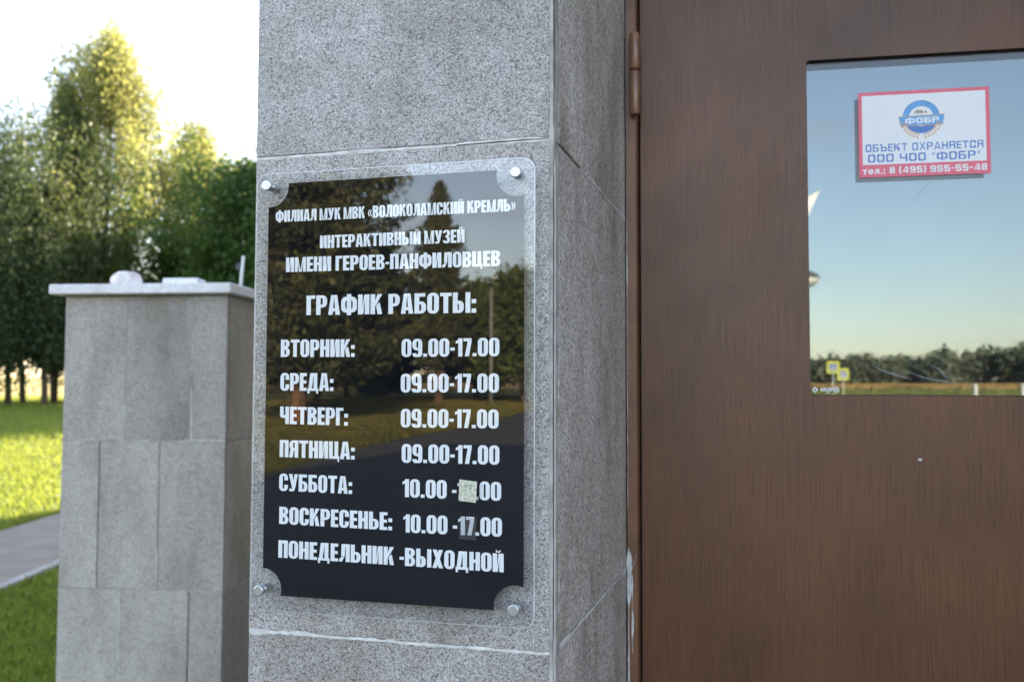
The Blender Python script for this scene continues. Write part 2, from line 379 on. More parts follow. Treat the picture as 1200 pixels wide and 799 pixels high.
def ground_mat():
    mt, n, l, b = mat('ground_grass')
    tcn = N(n, "ShaderNodeTexCoord")
    n1 = N(n, "ShaderNodeTexNoise", Scale=0.25, Detail=6.0); l.new(tcn.outputs["Object"], n1.inputs["Vector"])
    n2 = N(n, "ShaderNodeTexNoise", Scale=9.0, Detail=5.0); l.new(tcn.outputs["Object"], n2.inputs["Vector"])
    r1_ = ramp(n, [(0.3, (0.085, 0.095, 0.022)), (0.7, (0.16, 0.15, 0.038))]); l.new(n1.outputs["Fac"], r1_.inputs[0])
    r2_ = ramp(n, [(0.3, (0.6, 0.6, 0.6)), (0.7, (1.25, 1.25, 1.2))]); l.new(n2.outputs["Fac"], r2_.inputs[0])
    m1 = N(n, "ShaderNodeMixRGB", blend_type='MULTIPLY'); m1.inputs[0].default_value = 1.0
    l.new(r1_.outputs[0], m1.inputs[1]); l.new(r2_.outputs[0], m1.inputs[2])
    l.new(m1.outputs[0], b.inputs["Base Color"]); b.inputs["Roughness"].default_value = 0.9; b.inputs["Specular IOR Level"].default_value = 0.1
    bp = N(n, "ShaderNodeBump", Strength=0.8, Distance=0.03); l.new(n2.outputs["Fac"], bp.inputs["Height"]); l.new(bp.outputs[0], b.inputs["Normal"])
    return mt
M['ground'] = ground_mat()
M['field'] = plain('field_straw', (0.46, 0.27, 0.09), 0.9, var=0.3, scale=0.05)
M['verge'] = plain('verge_grass', (0.20, 0.21, 0.06), 0.9, var=0.3, scale=0.3)
M['meadow'] = plain('meadow_straw', (0.40, 0.31, 0.07), 0.9, var=0.25, scale=0.08)
M['asphalt'] = plain('asphalt', (0.085, 0.078, 0.072), 0.85, var=0.3, scale=1.3, bump=0.004)
M['path'] = plain('path_concrete', (0.215, 0.182, 0.150), 0.85, var=0.18, scale=3.5, bump=0.003)
M['kerb'] = plain('kerb_concrete', (0.34, 0.33, 0.31), 0.85, var=0.15, scale=6, bump=0.003)
M['paving'] = plain('paving', (0.22, 0.215, 0.21), 0.8, var=0.2, scale=4, bump=0.002)

# ------------------------------------------------------------------ terrain
def gz(x, y):
    return 0.012 * max(0.0, math.hypot(x, y) - 15.0)

def polar_sheet(name, radii, mt, z_off=0.0, a0=0, a1=360, step=3, kind='structure'):
    v = []; f = []
    na = int((a1 - a0) / step) + 1
    for r in radii:
        for k in range(na):
            t = R(a0 + k * step); x, y = r * math.cos(t), r * math.sin(t); v.append((x, y, gz(x, y) + z_off))
    for i in range(len(radii) - 1):
        for k in range(na - 1):
            f.append((i * na + k, (i + 1) * na + k, (i + 1) * na + k + 1, i * na + k + 1))
    return obj(name, v, f, mt, kind=kind)
polar_sheet('ground', [0.0001, 2, 5, 10, 15, 20, 30, 45, 60, 80, 110, 150, 200, 300, 450, 700, 1200], M['ground'], -0.004)
polar_sheet('field', [150, 190, 230, 300, 380], M['field'], 0.02, step=3, a0=200, a1=360)
polar_sheet('verge', [47, 60, 80, 110, 149.9], M['verge'], 0.02, step=3, a0=268, a1=359)
polar_sheet('meadow', [85, 110, 150, 200, 300, 450, 700, 1200], M['meadow'], 0.02, step=3, a0=95, a1=200)

def strip(name, ledge, redge, mt, z=0.004, n=24, kind='structure'):
    v = []; f = []
    for a, b in zip(ledge, redge):
        for k in range(n + 1):
            t = k / n; x = a[0] + (b[0] - a[0]) * t; y = a[1] + (b[1] - a[1]) * t
            v.append((x, y, gz(x, y) + z))
    for i in range(len(ledge) - 1):
        for k in range(n):
            f.append((i * (n + 1) + k, (i + 1) * (n + 1) + k, (i + 1) * (n + 1) + k + 1, i * (n + 1) + k + 1))
    return obj(name, v, f, mt, kind=kind)
# asphalt forecourt with its curving left edge
def edge_x(y):
    P = [(-4.0, 0.3), (-6.0, -4), (-7.6, -9), (-8.42, -14.3), (-9.18, -19), (-9.92, -25.3), (-9.8, -29.3), (-10.6, -36), (-11.75, -43.5), (-12.5, -50)]
    for (xa, ya), (xb, yb) in zip(P, P[1:]):
        if y <= ya and y >= yb: return xa + (xb - xa) * (ya - y) / (ya - yb)
    return P[-1][0]
ys = [0.3 - 1.5 * k for k in range(31)]
strip('road', [(edge_x(y), y) for y in ys], [(30, y) for y in ys], M['asphalt'], 0.012, 40)
# garden path going up past the pier
near = [(-4.2, 0.2), (-4.95, 2.8), (-5.34, 4.76), (-5.75, 6.0), (-6.9, 9.5), (-8.4, 14), (-11, 22), (-14, 31)]
wid = 1.42
lft = []; rgt = []
for i, p in enumerate(near):
    a = near[max(0, i - 1)]; b = near[min(len(near) - 1, i + 1)]
    dx, dy = b[0] - a[0], b[1] - a[1]; L = math.hypot(dx, dy)
    nx, ny = -dy / L, dx / L
    rgt.append(p); lft.append((p[0] + nx * wid, p[1] + ny * wid))
pth = strip('path', lft, rgt, M['path'], 0.012, 6)
kme = None
for i in range(5):
    a = near[i]; b = near[i + 1]; L = math.hypot(b[0] - a[0], b[1] - a[1]); nk = max(1, int(round(L)))
    ang = math.atan2(b[1] - a[1], b[0] - a[0])
    for k in range(nk):
        if kme is None:
            kb = MB().box((0.004, -0.06, -0.1), (0.985, 0.02, 0.045), 0.008).build('kerb_stone', M['kerb'], pth); kme = kb.data; o = kb
        else:
            o = bpy.data.objects.new('kerb_stone', kme); col.objects.link(o); o.parent = pth
        t = k / nk
        o.location = (a[0] + (b[0] - a[0]) * t, a[1] + (b[1] - a[1]) * t, gz(*a)); o.rotation_euler = (0, rnd.uniform(-.01, .01), ang); o.scale = (L / nk, 1, 1)

# ------------------------------------------------------------------ museum building
bld = empty('museum_building', (0, 0.6, 0), label='grey granite clad museum building behind the pillar and the brown door', cat='building')
def rel(mb, o):  # world coords -> parent's
    mb.v = [(x - o.location.x, y - o.location.y, z - o.location.z) for x, y, z in mb.v]; return mb
rel(MB().box((-0.385, 0.66, 0.0), (16, 36, 5.8)), bld).build('wall', M['granite_wall'], bld)
rel(MB().box((-0.395, 0.40, 5.8), (16.2, 36.2, 6.0)), bld).build('roof', M['roof'], bld)
rel(MB().box((0.002, 0.10, 2.62), (1.05, 0.655, 5.795), 0.003), bld).build('lintel', M['granite_side'], bld)
rel(MB().box((1.455, 0.5, 0.02), (16, 0.655, 5.795), 0.003), bld).build('facade_cladding', M['granite_side'], bld)
rel(MB().box((0.0, 0.05, -0.05), (1.05, 0.655, 0.03), 0.005), bld).build('threshold', M['granite_cap'], bld)

# mortar bead with ragged edges, in a plane; path pts a->b, normal nrm, width axis wax
def bead(a, b, nrm, w=0.0016, blobs=(), seed=1, seg=0.004, proud=0.0006, ragged=0.6):
    rr = random.Random(seed); a = Vector(a); b = Vector(b); nrm = Vector(nrm); d = (b - a); L = d.length; d.normalize(); ax = nrm.cross(d)
    n = max(2, int(L / seg)); v = []; f = []; o1 = o2 = 0
    for i in range(n + 1):
        s = L * i / n
        o1 = 0.8 * o1 + rr.gauss(0, 1) * .35; o2 = 0.8 * o2 + rr.gauss(0, 1) * .35
        wa = w * (1 + ragged * o1); wb = w * (1 + ragged * o2)
        for (bs, bl, up, dn) in blobs:
            t = (s - bs) / bl
            if 0 < t < 1:
                e = (math.sin(math.pi * t) ** 0.6) * (0.75 + .35 * rr.random()); wa += up * e; wb += dn * e
        wa = max(wa, w * .25); wb = max(wb, w * .25)
        p = a + d * s
        v += [p + ax * wa, p + ax * wa * .5 + nrm * proud, p - ax * wb * .5 + nrm * proud, p - ax * wb]
    for i in range(n):
        for k in range(3):
            q = i * 4 + k; f.append((q, q + 1, q + 5, q + 4))
    return v, f

# ------------------------------------------------------------------ pillar with the plaque
W = 0.3935; DP = 0.544
pil = empty('granite_pillar', (-W / 2, DP / 2, 0), label='speckled grey granite pillar left of the brown door, carrying the black plaque', cat='pillar')
rel(MB().box((-W + .02, .02, 0), (-.02, DP, 5.78)), pil).build('core', M['core'], pil)
rows = [0.0, 0.6, 1.2, 1.8, 2.4, 3.0, 3.6, 4.2, 4.8, 5.4]
for i, z in enumerate(rows):
    z1 = min(z + .5985, 5.78)
    jit = rnd.uniform(-.0006, .0006)
    rel(MB().box((-W, jit, z + .0015), (-.0042, .028, z1), .0012), pil).build('tile', M['granite'], pil)
    o = rel(MB().box((-.028, .0285, z + .0015), (0.0 + rnd.uniform(-.0006, .0003), DP, z1), .0012), pil).build('tile', M['granite_side'], pil)
    o = rel(MB().box((-W + .0005, .0285, z + .0015), (-W + .028, DP, z1), .0012), pil).build('tile', M['granite_side'], pil)
    # end grain of the front slab at the arris
mo = MB()
for z in rows[1:]:
    mo.box((-W + .0006, .0009, z - .0016), (-.0048, .027, z + .0016))
rel(mo, pil).build('bed_joint', M['mortar'], pil)
mo = MB()
mo.add(*bead((-W + .001, .0002, 1.2), (-.004, .0002, 1.2), (0, -1, 0), .0019, [(0, .03, .003, .003), (.055, .05, .0032, .0005), (.33, .06, .001, .001)], 3, .0022, .0006, .8))
mo.add(*bead((-.004, .0002, 1.7985), (-W + .001, .0002, 1.7985), (0, -1, 0), .0017, [(0, .12, .0010, .0055), (.2, .08, .001, .002)], 5, .0022, .0006, .8))
mo.add(*bead((-W + .001, .0002, .6), (-.004, .0002, .6), (0, -1, 0), .002, [(0, .1, .003, .002)], 8))
mo.add(*bead((-W + .001, .0002, 2.4), (-.004, .0002, 2.4), (0, -1, 0), .002, [(0, .1, .003, .002)], 9))
rel(mo, pil).build('mortar', M['mortar'], pil)
rel(MB().box((-.0043, .0010, .0), (-.0004, .0284, 3.0)), pil).build('joint_filling', M['old_mortar'], pil)
# corner joint between front slab and side slab: a paler old filler with a bright bead in it
mo = MB()
mo.add(*bead((-.0024, .0006, .0), (-.0024, .0006, 3.0), (0, -1, 0), .0022, [(1.79, .03, .002, .001)], 12, .006, .0005, .3))
mo.add(*bead((.0002, .0165, .0), (.0002, .0165, 3.0), (1, 0, 0), .0115, [(1.74, .07, .004, .010), (1.18, .06, .006, .006)], 13, .006, .0003, .12))
rel(mo, pil).build('corner_filler', M['old_mortar'], pil)
mo = MB()
mo.add(*bead((.0009, .0052, .0), (.0009, .0052, 1.775), (1, 0, 0), .0031, [(1.17, .06, .003, .003)], 14, .005, .0008, .35))
mo.add(*bead((.0006, .03, 1.2), (.0006, DP - .004, 1.2), (1, 0, 0), .0016, [(0, .05, .003, .003), (.47, .05, .003, .006), (.1, .3, .0008, .0008)], 15))
mo.add(*bead((.0008, .15, 1.7985), (.0008, DP - .004, 1.7985), (1, 0, 0), .0022, [(.33, .06, .002, .006)], 16))
mo.add(*bead((.0006, .03, 0.6), (.0006, DP - .004, 0.6), (1, 0, 0), .0016, [], 17))
mo.add(*bead((.0006, .03, 2.4), (.0006, DP - .004, 2.4), (1, 0, 0), .0016, [], 18))
rel(mo, pil).build('side_mortar', M['mortar'], pil)
mo = MB()
mo.add(*bead((.0008, .012, 1.7985), (.0008, .19, 1.7985), (1, 0, 0), .0009, [], 19, .004, .0001, .5))
mo.add(*bead((-.005, -.0009, 1.8000), (-.12, -.0009, 1.7988), (0, -1, 0), .0005, [], 20, .004, .0001, .7))
mo.add(*bead((.0012, .004, 1.86), (.0012, .004, 2.38), (1, 0, 0), .0007, [], 21, .005, .0001, .7))
rel(mo, pil).build('crack', M['crack'], pil)

# second pillar on the far side of the door (outside the picture, holds the other jamb)
p2 = empty('granite_pillar', (1.05 + W / 2, DP / 2, 0), label='matching granite pillar right of the brown door, beside the facade wall', cat='pillar')
rel(MB().box((1.07, .02, 0), (1.43, DP, 5.78)), p2).build('core', M['core'], p2)
for z in rows[:5]:
    rel(MB().box((1.05, 0, z + .0015), (1.05 + W, .028, z + .5985), .0012), p2).build('tile', M['granite'], p2)
    rel(MB().box((1.05, .0285, z + .0015), (1.078, DP, z + .5985), .0012), p2).build('tile', M['granite_side'], p2)

# ------------------------------------------------------------------ letter shapes
def ring(x0, y0, x1, y1, sv, sh, r=(1, 1, 1, 1), gap=None, side='r', n=6, ro=None, ri=None):
    """hollow squared bowl from quads; r = rounded corners (tr, tl, bl, br); gap=(g0,g1) opens it at y g0..g1 on one side"""
    ro = ro if ro is not None else min((x1 - x0) * .42, (y1 - y0) * .5, sv * 1.15)
    ri = ri if ri is not None else max(0.0, min((x1 - x0 - 2 * sv) * .5, (y1 - y0 - 2 * sh) * .5))
    co = [(x1, y1), (x0, y1), (x0, y0), (x1, y0)]; ci = [(x1 - sv, y1 - sh), (x0 + sv, y1 - sh), (x0 + sv, y0 + sh), (x1 - sv, y0 + sh)]
    sg = [(-1, -1), (1, -1), (1, 1), (-1, 1)]
    out = []; inn = []
    for c in range(4):
        for k in range(n + 1):
            t = math.pi / 2 * (c + k / n)
            a = ro if r[c] else 0.0; b = ri if r[c] else 0.0
            out.append((co[c][0] + sg[c][0] * a + a * math.cos(t), co[c][1] + sg[c][1] * a + a * math.sin(t)))
            inn.append((ci[c][0] + sg[c][0] * b + b * math.cos(t), ci[c][1] + sg[c][1] * b + b * math.sin(t)))
    q = []
    m_ = len(out)
    if gap is None:
        for k in range(m_): q.append([out[k], out[(k + 1) % m_], inn[(k + 1) % m_], inn[k]])
        return q
    g0, g1 = gap
    if side == 'r':
        out = [(x1, g1)] + out + [(x1, g0)]; inn = [(x1 - sv, g1)] + inn + [(x1 - sv, g0)]
    else:
        k0 = 2 * (n + 1)
        out = [(x0, g0)] + out[k0:] + out[:k0] + [(x0, g1)]; inn = [(x0 + sv, g0)] + inn[k0:] + inn[:k0] + [(x0 + sv, g1)]
    for k in range(len(out) - 1): q.append([out[k], out[k + 1], inn[k + 1], inn[k]])
    return q
def rc(x0, y0, x1, y1): return [[(x0, y0), (x1, y0), (x1, y1), (x0, y1)]]

def glyph(ch, s, t, w):
    """returns (width, polygons) for cap height 1; s stem, t bar, w normal width"""
    D = (0, 1); half = t * .5
    if ch in 'ОO0': return w, ring(0, -.01, w, 1.01, s, t * .85)
    if ch == 'С': return w, ring(0, -.01, w, 1.01, s, t * .85, gap=(.36, .62))
    if ch == 'И': return w * 1.02, rc(0, 0, s, 1) + rc(w * 1.02 - s, 0, w * 1.02, 1) + [[(s * .88, 0.0), (s * 1.18, 0.04), (w * 1.02 - s * .88, 1.0), (w * 1.02 - s * 1.18, .96)]]
    if ch == 'Й':
        W_, p = glyph('И', s, t, w); c = W_ / 2
        return W_, p + [[(c - .16, 1.17), (c - .07, 1.17), (c - .05, 1.11), (c - .09, 1.05)], [(c - .09, 1.05), (c - .05, 1.11), (c + .05, 1.11), (c + .09, 1.05)], [(c + .16, 1.17), (c + .09, 1.05), (c + .05, 1.11), (c + .07, 1.17)]]
    if ch == 'Н': return w, rc(0, 0, s, 1) + rc(w - s, 0, w, 1) + rc(s, .42, w - s, .42 + t * 1.05)
    if ch == 'П': return w, rc(0, 0, s, 1) + rc(w - s, 0, w, 1) + rc(s, 1 - t, w - s, 1)
    if ch == 'Ц': return w * 1.12, rc(0, 0, s, 1) + rc(w - s, 0, w, 1) + rc(s, 0, w - s, t) + rc(w, 0, w * 1.12, t) + rc(w * 1.12 - s * .45, -.16, w * 1.12, 0)
    if ch == 'Г': return w * .80, rc(0, 0, s, 1) + rc(s, 1 - t, w * .80, 1)
    if ch == 'Т': return w * .98, rc(0, 1 - t, w * .98, 1) + rc(w * .49 - s / 2, 0, w * .49 + s / 2, 1 - t)
    if ch == 'Е': return w * .78, rc(0, 0, s, 1) + rc(s, 1 - t, w * .78, 1) + rc(s, .5 - half, w * .74, .5 + half) + rc(s, 0, w * .78, t)
    if ch == 'Р': return w, ring(0, .38, w, 1, s, t * .85, r=(1, 0, 0, 1)) + rc(0, 0, s, .38)
    if ch == 'Ь': return w, ring(0, 0, w, .60, s, t * .85, r=(1, 0, 0, 1)) + rc(0, .60, s, 1)
    if ch == 'Ъ': return w * 1.2, [[(x + w * .2, y) for x, y in q] for q in ring(0, 0, w, .60, s, t * .85, r=(1, 0, 0, 1)) + rc(0, .60, s, 1)] + rc(0, 1 - t, w * .2, 1)
    if ch == 'Ы': return w * 1.48, ring(0, 0, w * .93, .60, s, t * .85, r=(1, 0, 0, 1)) + rc(0, .60, s, 1) + rc(w * 1.48 - s, 0, w * 1.48, 1)
    if ch == 'Б': return w, ring(0, 0, w, .60, s, t * .85, r=(1, 0, 0, 1)) + rc(0, .60, s, 1) + rc(s, 1 - t, w * .93, 1)
    if ch == 'В': return w, ring(0, 0, w, .54, s, t * .8, r=(1, 0, 0, 1)) + ring(0, .50, w * .97, 1, s, t * .8, r=(1, 0, 0, 1))
    if ch == 'Я': return w, [[(w - x, y) for x, y in q][::-1] for q in ring(0, .42, w, 1, s, t * .85, r=(1, 0, 0, 1))] + rc(w - s, 0, w, .42) + [[(0, 0), (s * .92, 0), (s * 1.25, .46), (s * .25, .46)]]
    if ch == 'Ч': return w, rc(w - s, 0, w, 1) + [[(0, 1), (s, 1), (s, .52), (0, .52)][::-1]] + [[(0, .52), (.04 * w / .6, .40), (s + .01, .47), (s, .52)]] + [[(.04 * w / .6, .40), (s * .8, .34), (w - s, .36), (w - s, .36 + t * .85)], [(.04 * w / .6, .40), (w - s, .36 + t * .85), (s + .01, .53), (s, .52)]]
    if ch == 'У': return w * 1.02, [[(0, 1), (s * .98, 1), (w * .60, .30), (w * .36, .22)][::-1], [(w * 1.02 - s * .95, 1), (w * 1.02, 1), (w * .72, .18), (w * .40, .18)][::-1], [(w * .34, .24), (w * .72, .24), (w * .64, .04), (w * .50, 0)][::-1], [(.06 * w, t * .85), (w * .60, t * .9), (w * .52, 0), (.06 * w, 0)][::-1]]
    if ch in 'АA': return w * 1.08, [[(0, 0), (s * .98, 0), (w * .54 + .01, 1), (w * .54 - s * .68, 1)], [(w * 1.08 - s * .98, 0), (w * 1.08, 0), (w * .54 + s * .68, 1), (w * .54 - .01, 1)], [(s * .75, .18), (w * 1.08 - s * .75, .18), (w * 1.08 - s * .92, .18 + t * .9), (s * .92, .18 + t * .9)]]
    if ch == 'Л': return w * 1.08, rc(w * 1.08 - s, 0, w * 1.08, 1) + rc(w * .30, 1 - t, w * 1.08 - s, 1) + [[(w * .20, .30), (w * .20 + s * .9, .34), (w * .24 + s * .92, 1 - t), (w * .24, 1)], [(0, 0), (s * .75, .02), (w * .20 + s * .9, .34), (w * .20, .26)], [(0, 0), (w * .20, .26), (w * .16, .2), (0, t * .8)]]
    if ch == 'Д': return w * 1.2, rc(w * 1.08 - s, t * .8, w * 1.08, 1) + rc(w * .34, 1 - t, w * 1.08 - s, 1) + [[(w * .10, t * .8), (w * .10 + s * .92, t * .8), (w * .30 + s * .85, 1 - t), (w * .28, 1)]] + rc(0, 0, w * 1.2, t * .8) + rc(0, -.15, s * .55, 0) + rc(w * 1.2 - s * .55, -.15, w * 1.2, 0)
    if ch == 'К': return w * 1.04, rc(0, 0, s, 1) + [[(s, .40), (s + .06, .46), (w * 1.02, 1), (w * 1.02 - s * 1.0, 1), (s, .66)], [(w * 1.04 - s * 1.0, 0), (w * 1.04, 0), (w * .80, .60), (s + .05, .42)]]
    if ch == 'Х': return w * 1.04, [[(0, 0), (s * 1.0, 0), (w * 1.02, 1), (w * 1.02 - s, 1)], [(w * 1.04 - s, 0), (w * 1.04, 0), (s * 1.02, 1), (.02, 1)]]
    if ch == 'М': return w * 1.36, rc(0, 0, s * .86, 1) + rc(w * 1.36 - s * .86, 0, w * 1.36, 1) + [[(w * .68 - s * .42, 0), (w * .68 + .01, 0), (s * .96, 1), (s * .7, 1)], [(w * .68 - .01, 0), (w * .68 + s * .42, 0), (w * 1.36 - s * .7, 1), (w * 1.36 - s * .96, 1)]]
    if ch == 'Ф': return w * 1.42, ring(0, .10, w * 1.42, .90, s * .92, t * .75) + rc(w * .71 - s * .48, -.03, w * .71 + s * .48, 1.03)
    if ch in 'ЗЭ': return w, ring(0, -.01, w, .53, s, t * .8, r=(1, 1, 1, 1), gap=(.20, .36), side='l') [:-8] + ring(0, .49, w, 1.01, s, t * .8, gap=(.62, .80), side='l')[8:] + rc(w * .36, .5 - half * .8, w * .7, .5 + half * .8)
    if ch == '1': return w * .66, rc(w * .66 - s, 0, w * .66, 1) + [[(0, .70), (w * .66 - s, .76), (w * .66 - s, .93), (0, .84)]]
    if ch == '7': return w * .80, rc(0, 1 - t, w * .80, 1) + [[(w * .14, 0), (w * .14 + s, 0), (w * .80, 1 - t), (w * .80 - s * .95, 1 - t)]]
    if ch == '9': return w, ring(0, .36, w, 1.01, s, t * .85) + rc(w - s, .25, w, .70) + ring(0, -.01, w, .5, s, t * .85, gap=(.20, .40), side='l', ro=.18)[:15]
    if ch == '8': return w, ring(0, -.01, w, .55, s, t * .8) + ring(w * .03, .47, w * .97, 1.01, s, t * .8)
    if ch == '4': return w * 1.05, rc(w * .62, 0, w * .62 + s, 1) + rc(0, .18, w * 1.05, .18 + t * .85) + [[(0, .18), (s * .9, .18 + t * .8), (w * .66, 1), (w * .52, 1)]]
    if ch == '5': return w, rc(0, 1 - t, w * .94, 1) + rc(0, .46, s, 1 - t) + ring(0, -.01, w, .64, s, t * .85, gap=(.20, .46), side='l', ro=.18)
    if ch == '.': return s, rc(0, 0, s * .95, s * .72)
    if ch == ':': return s, rc(0, 0, s * .95, s * .85) + rc(0, .46, s * .95, .46 + s * .85)
    if ch == '-': return w * .44, rc(0, .33, w * .44, .33 + t * .95)
    if ch == '–': return w * .55, rc(0, .40, w * .55, .40 + t * .9)
    if ch == '(': return s * 1.3, [[(0, .5), (0, .8), (s * .9, .8), (s * .9, .5)][::-1], [(0, .8), (s * .45, 1.08), (s * 1.3, 1.08), (s * .9, .8)][::-1], [(0, .2), (0, .5), (s * .9, .5), (s * .9, .2)][::-1], [(s * .45, -.08), (0, .2), (s * .9, .2), (s * 1.3, -.08)][::-1]]
    if ch == ')':
        a, p = glyph('(', s, t, w); return a, [[(a - x, y) for x, y in q] for q in p]
    if ch in '“”': return s * 1.7, [[(k, .66), (k + s * .55, .66), (k + s * .75, 1), (k + .05, 1)] for k in (0, s * .9)]
    if ch in '«»':
        sgn = 1 if ch == '«' else -1; W_ = .42
        ps = []
        for k in (0, .2):
            ps += [[(k, .40), (k + .10, .40), (k + .20, .68), (k + .10, .68)], [(k, .40), (k + .10, .12), (k + .20, .12), (k + .10, .40)]]
        return W_, ps if sgn > 0 else [[(W_ - x, y) for x, y in q] for q in ps]
    if ch == 'е': return w * .86, ring(0, -.01, w * .86, .76, s, t * .8, gap=(.18, .30)) + rc(s, .32, w * .86, .32 + t * .6)
    if ch == 'т': return w * .82, rc(0, .75 - t * .85, w * .82, .75) + rc(w * .41 - s / 2, 0, w * .41 + s / 2, .75 - t * .85)
    if ch == 'л':
        a, p = glyph('Л', s, t, w * .82); return a, [[(x, y * .75) for x, y in q] for q in p]
    return w * .36, []

def text_mesh(text, x0, x1, z0a, z0b, h, s=.245, t=.17, w=.60, sp=.062, space=.26, plane_y=0.0):
    """flat lettering in the x-z plane facing -Y, fitted between x0 and x1, baseline z0a -> z0b"""
    pen = 0; polys = []
    for ch in text:
        if ch == ' ': pen += space; continue
        gw, ps = glyph(ch, s, t, w)
        for q in ps: polys.append([(x + pen, y) for x, y in q])
        pen += gw + sp
    pen -= sp
    k = (x1 - x0) / pen
    mb = MB(); i = 0
    for q in polys:
        i += 1
        ar = sum(q[j][0] * q[(j + 1) % len(q)][1] - q[(j + 1) % len(q)][0] * q[j][1] for j in range(len(q)))
        if ar < 0: q = q[::-1]
        y = plane_y - 4e-6 * (i % 24)
        mb.add([(x0 + x * k, y, z0a + (z0b - z0a) * (x / pen) + z * h) for x, z in q], [tuple(range(len(q)))])
    return mb

# ------------------------------------------------------------------ plaque
pq = empty('museum_plaque', (-0.1965, -0.003, 1.232), label='black acrylic opening hours plaque with white lettering and four silver bolts on the pillar', cat='sign')
def loc(mb): return rel(mb, pq)
def rounded(x0, z0, x1, z1, r, n=7):
    pts = []
    for c, (cx, cz, a0) in enumerate(((x1 - r, z1 - r, 0), (x0 + r, z1 - r, 90), (x0 + r, z0 + r, 180), (x1 - r, z0 + r, 270))):
        for k in range(n + 1):
            t = R(a0 + 90 * k / n); pts.append((cx + r * math.cos(t), cz + r * math.sin(t)))
    return pts
loc(MB().prism(rounded(-.3785, 1.232, -.0160, 1.7735, .016), -.0225, -.0180)).build('clear_sheet', M['acrylic'], pq)
eo = rounded(-.3785, 1.232, -.0160, 1.7735, .016); ei = rounded(-.3773, 1.2332, -.0172, 1.7723, .0148); ne_ = len(eo)
em_, en_, el_, eb_ = mat('polished_edge')
eb_.inputs["Base Color"].default_value = (.86, .90, .92, 1); eb_.inputs["Roughness"].default_value = .25
et_ = N(en_, "ShaderNodeBsdfTransparent"); ex_ = N(en_, "ShaderNodeMixShader"); ex_.inputs[0].default_value = .5
el_.new(et_.outputs[0], ex_.inputs[1]); el_.new(eb_.outputs[0], ex_.inputs[2]); el_.new(ex_.outputs[0], en_["Material Output"].inputs["Surface"])
loc(MB().add([(x, -.0220, z) for x, z in eo] + [(x, -.0227, z) for x, z in ei], [(k, (k + 1) % ne_, ne_ + (k + 1) % ne_, ne_ + k) for k in range(ne_)])).build('polished_edge', em_, pq)
def notched(x0, z0, x1, z1, bolts, r, n=12):
    pts = []
    # goes tr, tl, bl, br (ccw); arcs bulge into the panel around each bolt
    for (sx, sz), (bx, bz) in zip(((1, 1), (-1, 1), (-1, -1), (1, -1)), bolts):
        X = x1 if sx > 0 else x0; Z = z1 if sz > 0 else z0
        aA = math.atan2(-sz * math.sqrt(max(0, r * r - (X - bx) ** 2)), X - bx)      # meets vertical side
        aB = math.atan2(Z - bz, -sx * math.sqrt(max(0, r * r - (Z - bz) ** 2)))      # meets horizontal side
        ends = (aA, aB) if sx * sz > 0 else (aB, aA)
        a, b = ends
        while b > a: b -= 2 * math.pi
        if a - b > math.pi * 1.3: b += 2 * math.pi
        for k in range(n + 1):
            t = a + (b - a) * k / n; pts.append((bx + r * math.cos(t), bz + r * math.sin(t)))
    return pts
BOLTS = [(-.0385, 1.7555), (-.3625, 1.7580), (-.3645, 1.2565), (-.0400, 1.2535)]
out = notched(-.3642, 1.2500, -.0304, 1.7612, BOLTS, .0262)
loc(MB().prism(out, -.0176, -.0170)).build('black_panel', M['black_print'], pq)
LINES = [('ФИЛИАЛ МУК МВК «ВОЛОКОЛАМСКИЙ КРЕМЛЬ»', -.3539, -.0409, 1.7125, 1.7117, .0146),
 ('ИНТЕРАКТИВНЫЙ МУЗЕЙ', -.2921, -.1035, 1.6773, 1.6772, .0158), ('ИМЕНИ ГЕРОЕВ-ПАНФИЛОВЦЕВ', -.3386, -.0593, 1.6491, 1.6478, .0182),
 ('ГРАФИК РАБОТЫ:', -.3095, -.0883, 1.5947, 1.5935, .0243),
 ('ВТОРНИК:', -.3439, -.2434, 1.5433, 1.5426, .0215), ('СРЕДА:', -.3438, -.2713, 1.5015, 1.5012, .0217), ('ЧЕТВЕРГ:', -.3437, -.2514, 1.4604, 1.4592, .0214),
 ('ПЯТНИЦА:', -.3435, -.2419, 1.4194, 1.4186, .0211), ('СУББОТА:', -.3434, -.2448, 1.3781, 1.3771, .0210), ('ВОСКРЕСЕНЬЕ:', -.3427, -.1923, 1.3375, 1.3358, .0210),
 ('ПОНЕДЕЛЬНИК -ВЫХОДНОЙ', -.3432, -.0540, 1.2964, 1.2938, .0212),
 ('09.00-17.00', -.1823, -.0600, 1.5422, 1.5424, .0213), ('09.00-17.00', -.1830, -.0603, 1.4999, 1.5001, .0219), ('09.00-17.00', -.1826, -.0607, 1.4583, 1.4585, .0217),
 ('09.00-17.00', -.1811, -.0595, 1.4164, 1.4168, .0218), ('10.00 -17.00', -.1796, -.0573, 1.3757, 1.3753, .0213), ('10.00 -17.00', -.1782, -.0562, 1.3341, 1.3343, .0213)]
for (tx, x0, x1, za, zb, h) in LINES:
    loc(text_mesh(tx, x0, x1, za, zb, h, plane_y=-.01775)).build('lettering', M['white_print'], pq)
for (bx, bz) in BOLTS:
    b = loc(MB().lathe([(.0052, 0.000), (.0052, .0150)], (bx, -.003, bz), 20, 'y')).build('spacer', M['chrome'], pq, True)
    h = loc(MB().lathe([(.0052, 0), (.0066, .0006), (.0066, .0046), (.0061, .0053), (.0056, .0055)], (bx, -.0226, bz), 28, 'y')).build('bolt_head', M['chrome'], pq)
